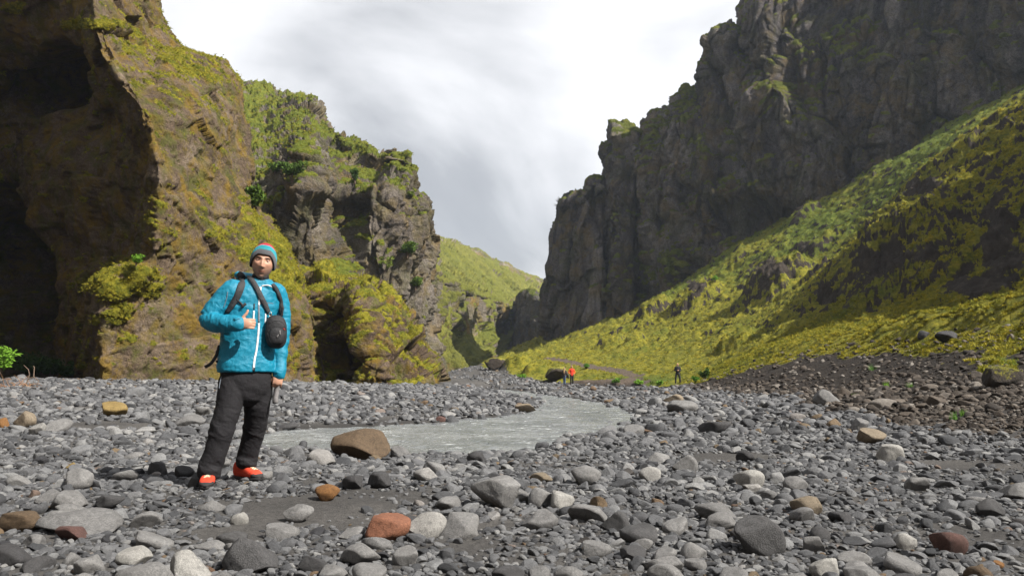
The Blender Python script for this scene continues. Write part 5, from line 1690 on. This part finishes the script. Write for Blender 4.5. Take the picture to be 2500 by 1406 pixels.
def ribbon(name, pts_px, width_px, thick, mat, parent, lift=0.001, bvh=None, step=4.0, fixed=None):
    """flat strap laid on the cloth along photograph points, with real thickness"""
    P = np.array(pts_px, float)
    seg = np.hypot(*np.diff(P, axis=0).T); n = max(4, int(seg.sum() / step))
    P = catmull(P, np.linspace(0, len(P) - 1, n))
    cs = []
    for p in P:
        if fixed:
            cs.append((at(p[0], p[1], fixed if isinstance(fixed, float) else p[2]), Vector((0.1, -1, 0.1)).normalized()))
        else:
            cs.append(on_cloth(p[0], p[1], lift, bvh))
    ws = np.interp(np.linspace(0, 1, n), np.linspace(0, 1, len(np.atleast_1d(width_px))), np.atleast_1d(width_px)) * YB / FPX / 2
    pos = [c[0] for c in cs]; nr = [c[1] for c in cs]
    pos = [(pos[max(i - 1, 0)] + pos[i] * 2 + pos[min(i + 1, n - 1)]) / 4 for i in range(n)]
    nr = [(nr[max(i - 1, 0)] + nr[i] + nr[min(i + 1, n - 1)]).normalized() for i in range(n)]
    rings = []
    for i in range(n):
        t = (pos[min(i + 1, n - 1)] - pos[max(i - 1, 0)]).normalized()
        sdv = t.cross(nr[i]).normalized(); nn = sdv.cross(t).normalized()
        if nn.dot(nr[i]) < 0:
            nn = -nn
        w = ws[i]
        rings.append([pos[i] - sdv * w, pos[i] - sdv * w * 0.85 + nn * thick, pos[i] + sdv * w * 0.85 + nn * thick, pos[i] + sdv * w, pos[i] + sdv * w * 0.8 - nn * thick * 0.3, pos[i] - sdv * w * 0.8 - nn * thick * 0.3])
    a_ = Acc(); loft(a_, rings)
    me = a_.mesh(name, mat)
    o = add(name, me, parent)
    me.transform(Matrix.Translation(-root_loc if parent is hiker else -Vector(parent.location)))
    return o
z1 = ribbon('zipper', [(636, 700), (635, 715), (633, 735), (631.5, 746)], 5, 0.004, WHITE_M, hiker)
ribbon('zipper', [(631.5, 746), (632, 765), (632, 788)], 4.5, 0.004, GREY_M, hiker)
ribbon('zipper', [(632, 788), (630, 820), (626, 855), (621, 880), (619, 904)], 5, 0.004, WHITE_M, hiker)
ribbon('pocket_zipper', [(620, 758), (619, 775), (618, 798)], 4, 0.003, WHITE_M, hiker)
ribbon('pocket_zipper', [(649, 764), (648, 778), (647, 790)], 4, 0.003, WHITE_M, hiker)
ribbon('zip_pull', [(621, 740), (620, 756)], 3, 0.004, STRAP_M, hiker)
ribbon('zip_pull', [(620, 896), (620, 907)], 4.5, 0.006, BLACK_M, hiker)
ribbon('collar_trim', [(637, 699), (648, 696), (660, 698), (667, 703)], 2.5, 0.003, WHITE_M, hiker)
ribbon('cuff_tab', [(571, 782), (579, 776), (586, 776)], 8, 0.004, JACKET_M, hiker)
ribbon('sleeve_seam', [(556, 712), (553, 730), (545, 752)], 1.6, 0.003, GREY_M, hiker)
ribbon('chest_seam', [(637, 742), (652, 739), (668, 741)], 1.4, 0.002, GREY_M, hiker)
gt = Acc()
tube(gt, [h(629, 703, YB - 0.01), h(634, 690, YB - 0.005), HD @ Vector((0.0, 0.012, -0.098))], [0.074, 0.071, 0.064], 22)
V, F, Nn = remeshed(gt, 0.006, 2)
V = V + Nn * (0.003 * fbm(V.astype(np.float32) * 30, 3, ridged=True))[:, None]
add('neck_warmer', mesh_from_arrays('neck_warmer', rel(V), F, BLACK_M, True), hiker)
# trousers
tr = Acc()
loft(tr, [ering(h(601, 990), .045, .05), ering(h(601, 976), .115, .095), ering(h(602, 960), .150, .115), ering(h(601, 945), .178, .130), ering(h(601, 925), .188, .136), ering(h(602, 898), .186, .134)])
tube(tr, [h(571, 932, YB - .05), h(560, 985, YF + 0.03), kn_l, h(527, 1100, YF), h(513, 1132, YF), h(511, 1147, YF)], [0.112, 0.096, 0.083, 0.079, 0.079, 0.080], 24)
tube(tr, [h(633, 932, YB + .07), h(628, 985, YB + 0.08), kn_r, h(609, 1092, YR - 0.02), h(604, 1112, YR), h(603, 1122, YR)], [0.104, 0.094, 0.082, 0.075, 0.076, 0.078], 24)
V, F, Nn = remeshed(tr, 0.0065, 5)
wf = V.astype(np.float32)
px_, py_ = project(V)
kneew = 0.35 + 0.6 * np.exp(-((py_ - 1045) / 35) ** 2) + 0.9 * sstep(1090, 1150, py_)
tw = wf.copy(); tw[:, 2] += 0.5 * tw[:, 0]
w1 = fbm(tw * np.array([4, 4, 9], np.float32), 3, ridged=True, gain=0.4)
w2 = fbm((tw + 3) * np.array([11, 11, 30], np.float32), 3, ridged=True)
V = V + Nn * ((0.015 * w1 + 0.003 * w2) * kneew)[:, None]
trousers = add('trousers', mesh_from_arrays('trousers', rel(V), F, TROUSER_M, True), hiker)
TB = BVHTree.FromPolygons([Vector(v) for v in V], [tuple(f) for f in F])
ribbon('trouser_zipper', [(541, 920), (537, 935), (535, 950)], 3, 0.003, GREY_M, hiker, bvh=TB)
# boots
def boot(pos, fd, parent_o, roll=0.0):
    up = Vector((0, 0, 1)); sdv = fd.cross(up).normalized()
    def ring(t, w, z0, z1, e_=2.6, n=20):
        c = pos + fd * t
        out = []
        for i in range(n):
            a = 2 * math.pi * i / n
            ca, sa = math.cos(a), math.sin(a)
            out.append(c + sdv * (w * abs(ca) ** (2 / e_) * (1 if ca > 0 else -1)) + up * ((z0 + z1) / 2 + (z1 - z0) / 2 * abs(sa) ** (2 / e_) * (1 if sa > 0 else -1)))
        return out
    root = bpy.data.objects.new('boot', None)
    COL.objects.link(root); root.parent = parent_o
    up_ = Acc()
    loft(up_, [ring(-.10, .022, .03, .10), ring(-.095, .036, .025, .135), ring(-.07, .046, .02, .150), ring(-.03, .048, .02, .150), ring(0.01, .049, .02, .138), ring(0.05, .050, .02, .116), ring(.09, .053, .02, .094), ring(.125, .051, .02, .080), ring(.155, .040, .02, .064), ring(.172, .020, .025, .048)])
    V, F, Nn = remeshed(up_, 0.004, 3)
    V = V + Nn * (0.0015 * fbm(V.astype(np.float32) * 45, 3))[:, None]
    add('upper', mesh_from_arrays('boot_upper', rel(V), F, SHOE_M, True), root)
    BB = BVHTree.FromPolygons([Vector(v) for v in V], [tuple(f) for f in F])
    so = Acc()
    loft(so, [ring(-.106, .022, .0, .034), ring(-.095, .040, 0, .036), ring(-.05, .045, 0, .032), ring(0, .043, 0.002, .030), ring(.06, .050, 0, .030), ring(.11, .054, 0, .034), ring(.15, .044, .002, .036), ring(.180, .020, .006, .034)])
    me = so.mesh('boot_sole', RUBBER_M); me.transform(Matrix.Translation(-root_loc)); add('sole', me, root)
    tc_ = Acc()
    loft(tc_, [ring(.118, .0545, .02, .062), ring(.135, .0525, .02, .066), ring(.155, .044, .02, .060), ring(.172, .030, .022, .052), ring(.184, .012, .025, .040)])
    me = tc_.mesh('boot_toe_cap', RUBBER_M); me.transform(Matrix.Translation(-root_loc)); add('toe_cap', me, root)
    lc = Acc()
    def top(t, s_):
        o = pos + fd * t + sdv * s_ + up * 0.3
        loc, nrm, i, dist = BB.ray_cast(o, -up)
        return (loc + nrm * 0.0025) if loc else o - up * 0.2
    for k in range(5):
        t = 0.022 + 0.018 * k
        lc.add(*tube_arrays([top(t, -.021), top(t + .008, -.007), top(t + .016, .008), top(t + 0.02, .021)], [0.0032] * 4, 5))
        lc.add(*tube_arrays([top(t, .021), top(t + .008, .007), top(t + .016, -.008), top(t + 0.02, -.021)], [0.0032] * 4, 5))
    for sg in (-1, 1):
        b0 = top(0.012, 0)
        lc.add(*tube_arrays([b0, b0 + sdv * sg * .022 + up * .012 + fd * .008, b0 + sdv * sg * .042 + up * .004 + fd * .016, b0 + sdv * sg * .034 + up * -.004 + fd * .03, b0 + sdv * sg * .010 + fd * .012], [0.003] * 5, 5))
        lc.add(*tube_arrays([b0, b0 + sdv * sg * .02 + up * .002 + fd * .02, b0 + sdv * sg * .046 - up * .012 + fd * .03], [0.003, .003, .0025], 5))
    me = lc.mesh('boot_laces', LACE_M); me.transform(Matrix.Translation(-root_loc)); add('laces', me, root)
    return root
gl = float(ground([an_l.x], [an_l.y - 0.08])[0]); gr_ = float(ground([an_r.x], [an_r.y])[0])
boot(Vector((an_l.x, an_l.y, gl + 0.004)), fd_l, hiker)
boot(Vector((an_r.x, an_r.y, gr_ + 0.012)), fd_r, hiker)

# backpack on his back
BK = h(608, 792, YB) - FW * 0.215
bp = empty('backpack', BK, 'black daypack with a red panel worn on the back of the man in blue', 'backpack')
def rbox(acc, c, ax, sizes, e_=4.0, n=14):
    c = Vector(c); rings = []
    for i in range(n + 1):
        t = math.pi * (i + .03) / (n + .06)
        st_, ct = math.sin(t), math.cos(t)
        s1 = abs(st_) ** (2 / e_); c1 = abs(ct) ** (2 / e_) * (1 if ct > 0 else -1)
        ring = []
        for j in range(2 * n):
            a = math.pi * (j + 0.5) / n
            ca, sa = math.cos(a), math.sin(a)
            ring.append(c + ax[0] * (sizes[0] * s1 * abs(ca) ** (2 / e_) * (1 if ca > 0 else -1)) + ax[1] * (sizes[1] * s1 * abs(sa) ** (2 / e_) * (1 if sa > 0 else -1)) + ax[2] * (sizes[2] * c1))
        rings.append(ring)
    loft(acc, rings[::-1])
UP = Vector((0, 0, 1))
def packpart(name, c, sizes, mat, parent, ax=(AX, FW, UP), e_=4.0, vox=0.008, wr=0.004):
    a_ = Acc(); rbox(a_, c, ax, sizes, e_)
    V, F, Nn = remeshed(a_, vox, 3)
    V = V + Nn * (wr * fbm(V.astype(np.float32) * 16, 4, ridged=True))[:, None]
    return add(name, mesh_from_arrays(name, rel(V, parent.location), F, mat, True), parent)
packpart('main_compartment', BK, (0.145, 0.095, 0.255), BLACK_M, bp)
packpart('side_panel', BK - AX * 0.118 - FW * 0.02 - UP * 0.02, (0.045, 0.070, 0.12), REDP_M, bp, vox=0.007)
packpart('outer_pocket', BK - FW * 0.10 - UP * 0.05, (0.11, 0.045, 0.15), BLACK_M, bp)
ribbon('shoulder_strap', [(582, 667), (590, 676), (590, 692), (584, 712), (575, 732), (563, 752), (553, 765)], [13, 19, 19, 18, 17, 14, 9], 0.011, STRAP_M, bp, lift=0.002)
ribbon('shoulder_strap', [(664, 694), (673, 706), (681, 725), (686, 748), (687, 772)], [9, 12, 13, 12, 9], 0.011, STRAP_M, bp, lift=0.002)
ribbon('chest_strap', [(578, 730), (587, 739), (594, 748)], 4.5, 0.006, BLACK_M, bp, lift=0.006)
ribbon('buckle', [(590, 751), (601, 741)], 6, 0.010, BLACK_M, bp, lift=0.006)
for pts, w in ([((536, 842, 5.95), (528, 868, 5.93), (514, 888, 5.92), (500, 896, 5.92)), 8], [((538, 868, 5.95), (534, 884, 5.93), (526, 880, 5.92)), 5]):
    ribbon('hip_strap', pts, w, 0.006, BLACK_M, bp, fixed=True)
# camera bag on a neck strap
BGC = on_cloth(668, 800, 0.0)[0] + Vector((0.012, -0.055, 0))
BGC = at(674, 810, BGC.y - 0.01)
bg = empty('camera_bag', BGC, 'black padded camera bag hanging at the chest of the man in blue', 'camera bag')
BAX = (Vector((0.97, 0.24, 0.0)), Vector((0.24, -0.97, 0)), Vector((-0.04, 0, 1)).normalized())
packpart('bag_body', BGC, (0.080, 0.062, 0.128), BLACK_M, bg, BAX, 2.7, 0.005, 0.0025)
packpart('front_pocket', BGC + BAX[1] * 0.045 - UP * 0.035 + BAX[0] * 0.006, (0.058, 0.032, 0.068), BLACK_M, bg, BAX, 2.6, 0.005, 0.002)
V_ = []
for o_ in bg.children:
    pass
bagV = np.concatenate([np.array([tuple(v.co) for v in o_.data.vertices]) + np.array(BGC) for o_ in bg.children]); 
bagF = []; off_ = 0
for o_ in bg.children:
    bagF += [tuple(i + off_ for i in p.vertices) for p in o_.data.polygons]; off_ += len(o_.data.vertices)
BGB = BVHTree.FromPolygons([Vector(v) for v in bagV], bagF)
ribbon('zipper', [(656, 790), (668, 783), (684, 783), (695, 792), (698, 806)], 2.2, 0.002, STRAP_M, bg, bvh=BGB)
ribbon('zip_pull', [(683, 806), (684, 818)], 2.6, 0.003, GREYS_M, bg, bvh=BGB)
ribbon('zip_pull', [(680, 816), (676, 824)], 2.2, 0.003, GREYS_M, bg, bvh=BGB)
ribbon('badge', [(692, 801), (696, 806)], 2.4, 0.002, REDP_M, bg, bvh=BGB)
ribbon('seam', [(653, 812), (662, 836), (680, 846), (694, 838)], 1.6, 0.002, STRAP_M, bg, bvh=BGB)
ribbon('neck_strap', [(606, 676), (616, 686), (627, 706), (638, 728), (647, 745), (654, 763)], [10, 12, 13, 13, 12, 10], 0.005, STRAP_M, bg, lift=0.012)
ribbon('neck_strap', [(654, 763), (660, 778), (666, 788)], [8, 5, 5], 0.004, BLACK_M, bg, lift=0.03)
ribbon('neck_strap', [(690, 748), (689, 762), (686, 774)], [6, 5, 5], 0.004, BLACK_M, bg, lift=0.014)
cl_ = Acc(); pc_, nc_ = on_cloth(655, 766, 0.03)
cl_.add(*tube_arrays([pc_ + Vector((0.010 * math.sin(a), -0.004, 0.018 * math.cos(a))) for a in np.linspace(0, 2 * math.pi, 14)], [0.0028] * 14, 6))
me = cl_.mesh('clip', METAL_M); me.transform(Matrix.Translation(-BGC)); add('clip', me, bg)
# strap hanging from his left hand
hs0 = h(677, 932, YB + 0.045)
sp_ = Acc(); rg = []
for k in range(14):
    t = k / 13
    c = hs0 + Vector((-0.004 * math.sin(t * 3) - 0.006 * t, 0.012 * math.sin(t * 5), -0.165 * t)); w = 0.019 + 0.003 * t; th = 0.0015
    rg.append([c + Vector((-w, 0.004, 0)), c + Vector((-w, -th, 0)), c + Vector((w, -th - 0.004, 0)), c + Vector((w, 0, 0))])
loft(sp_, rg)
me = sp_.mesh('strap', GREYS_M); me.transform(Matrix.Translation(-hs0))
so_ = add('strap', me, label='flat grey strap dangling from the lowered hand of the man in blue', category='strap'); so_.location = hs0

# ---- the three people far off
FARM = {n: cloth_mat(n, c, 0.8) for n, c in dict(orange_red_shell=(0.55, 0.035, 0.012), orange_shell=(0.60, 0.10, 0.01), far_black=(0.012, 0.012, 0.015), dark_coat=(0.035, 0.028, 0.028), jeans=(0.06, 0.09, 0.15), fair_hair=(0.22, 0.14, 0.07), dark_hair=(0.04, 0.025, 0.018), red_bag=(0.25, 0.02, 0.02)).items()}
def far_person(loc, rz, H, J, top, legs, hair, label, hairlong=False, sleeves=None, bare=False):
    """J: elbow and wrist positions in body space (x to the figure's left, -y forward)"""
    k = H / 1.75
    S = lambda x, y, z: Vector((x * k, y * k, z * k))
    b_ = Acc()
    HM = Matrix.Translation(S(0, -0.01, 1.63)) @ Matrix.Scale(k, 4)
    head_mesh(b_, HM, 30, 44)
    tube(b_, [S(0, 0.01, 1.56), S(0, 0.01, 1.44)], [0.055 * k, 0.06 * k], 12)
    def oval(z, a, c, y=0):
        return [S(a * math.cos(t), y + c * math.sin(t), z) for t in np.linspace(0, 2 * math.pi, 20)[:-1]]
    loft(b_, [oval(0.86, .13, .09), oval(1.05, .12, .09), oval(1.3, .16, .10), oval(1.42, .14, .08), oval(1.46, .06, .06)])
    jk_, tr_, sl_ = Acc(), Acc(), Acc()
    sta = J.get('stance', 0.11)
    for sx in (-1, 1):
        sh_, el, wr = S(sx * .175, 0.01, 1.40), S(sx * J['el'][0], J['el'][1], J['el'][2]), S(sx * J['wr'][0], J['wr'][1], J['wr'][2])
        tube(b_, [sh_, el, wr], [.05 * k, .038 * k, .028 * k], 10)
        hand(b_, wr, (wr - el), (0, -0.3, 1), (sx, 0, 0), 0.95 * k, 0.7, (0.5, 0.8, -0.3))
        tube(sl_ if sleeves else jk_, [sh_, (sh_ + el) / 2, el, wr * 0.9 + el * 0.1], [.074 * k, .062 * k, .056 * k, .044 * k], 12)
        hip, kn, an = S(sx * .085, 0, .90), S(sx * (sta * .9), -0.015, .48), S(sx * sta, 0.0, .08)
        tube(b_, [hip, kn, an], [.08 * k, .055 * k, .04 * k], 10)
        tube(tr_, [hip, kn, S(sx * sta, 0, .11)], [.100 * k, .072 * k, .064 * k], 12)
        sh2 = Acc(); tube(sh2, [S(sx * sta, 0.05, .045), S(sx * sta, -0.12, .04)], [.045 * k, .042 * k], 10)
        tube(b_, [an, S(sx * sta, -0.08, .04)], [.04 * k, .035 * k], 8)
        J.setdefault('shoes', []).append(sh2)
    loft(jk_, [oval(0.83, .165, .125), oval(0.95, .165, .125), oval(1.15, .165, .125), oval(1.32, .195, .13), oval(1.42, .17, .105), oval(1.49, .085, .08)])
    loft(tr_, [oval(0.80, .14, .11), oval(0.95, .155, .115), oval(1.0, .15, .11)])
    V, F, Nn = remeshed(b_, 0.010, 1)
    fx, fz, fy = V[:, 0] / k, V[:, 2] / k - 1.63, V[:, 1]
    stz = np.zeros(len(V))
    root = add('person', mesh_from_arrays('person', V, F, SKIN, True, {'red': stz, 'stubble': stz, 'brow': np.exp(-((np.abs(fx) - 0.031) / 0.02) ** 4 - ((fz - 0.03) / 0.01) ** 4) * (fy < -0.04)}), label=label, category='person')
    root.location = loc; root.rotation_euler = (0, 0, rz)
    for nm, ac, mt in (('jacket', jk_, top), ('trousers', tr_, legs)) + ((('sleeves', sl_, sleeves),) if sleeves else ()):
        V, F, Nn = remeshed(ac, 0.016, 2)
        V = V + Nn * (0.010 * fbm(V.astype(np.float32) * 9, 3, ridged=True))[:, None]
        add(nm, mesh_from_arrays(nm, V, F, FARM[mt], True), root)
    for s_ in J.pop('shoes'):
        add('shoe', s_.mesh('shoe', FARM['far_black']), root)
    if not bare:
        hr = Acc()
        ellipsoid(hr, S(0, 0.018, 1.665), (.088 * k, .10 * k, .100 * k), 12)
        if hairlong:
            tube(hr, [S(0, .06, 1.66), S(0, .09, 1.5), S(0.01, .12, 1.32), S(0.0, .12, 1.16)], [.085 * k, .10 * k, .11 * k, .07 * k], 12)
        V, F, Nn = remeshed(hr, 0.012, 1)
        V = V + Nn * (0.012 * fbm(V.astype(np.float32) * np.array([25, 25, 6], np.float32), 3))[:, None]
        add('hair', mesh_from_arrays('hair', V, F, FARM[hair], True), root)
    return root
def foot_at(px, py):
    p = hit_ground(px, py)
    return Vector((p.x, p.y, float(ground([p.x], [p.y])[0])))
def stand(px, Y):
    p = at(px, 930, Y)
    return Vector((p.x, Y, float(ground([p.x], [Y])[0])))
p1 = stand(1396, 67)
far_person(p1, R(8), 46.5 * p1.y / FPX, dict(el=(.30, .03, 1.14), wr=(.19, -.10, 1.00), stance=.10), 'orange_red_shell', 'far_black', 'dark_hair', 'distant hiker in a red jacket with hands on hips and black trousers', sleeves='orange_shell')
p2 = stand(1378, 66)
far_person(p2, R(160), 42 * p2.y / FPX, dict(el=(.21, .02, 1.14), wr=(.16, -.12, .98), stance=.07), 'dark_coat', 'jeans', 'fair_hair', 'distant woman with long fair hair, dark jacket and blue jeans seen from behind', hairlong=True)
p3 = stand(1655, 61)
far_person(p3, R(-5), 50 * p3.y / FPX, dict(el=(.25, .0, 1.12), wr=(.06, -.20, 1.12), stance=.19), 'far_black', 'far_black', 'dark_hair', 'distant balding man in black standing legs apart with both hands at his chest', bare=True)
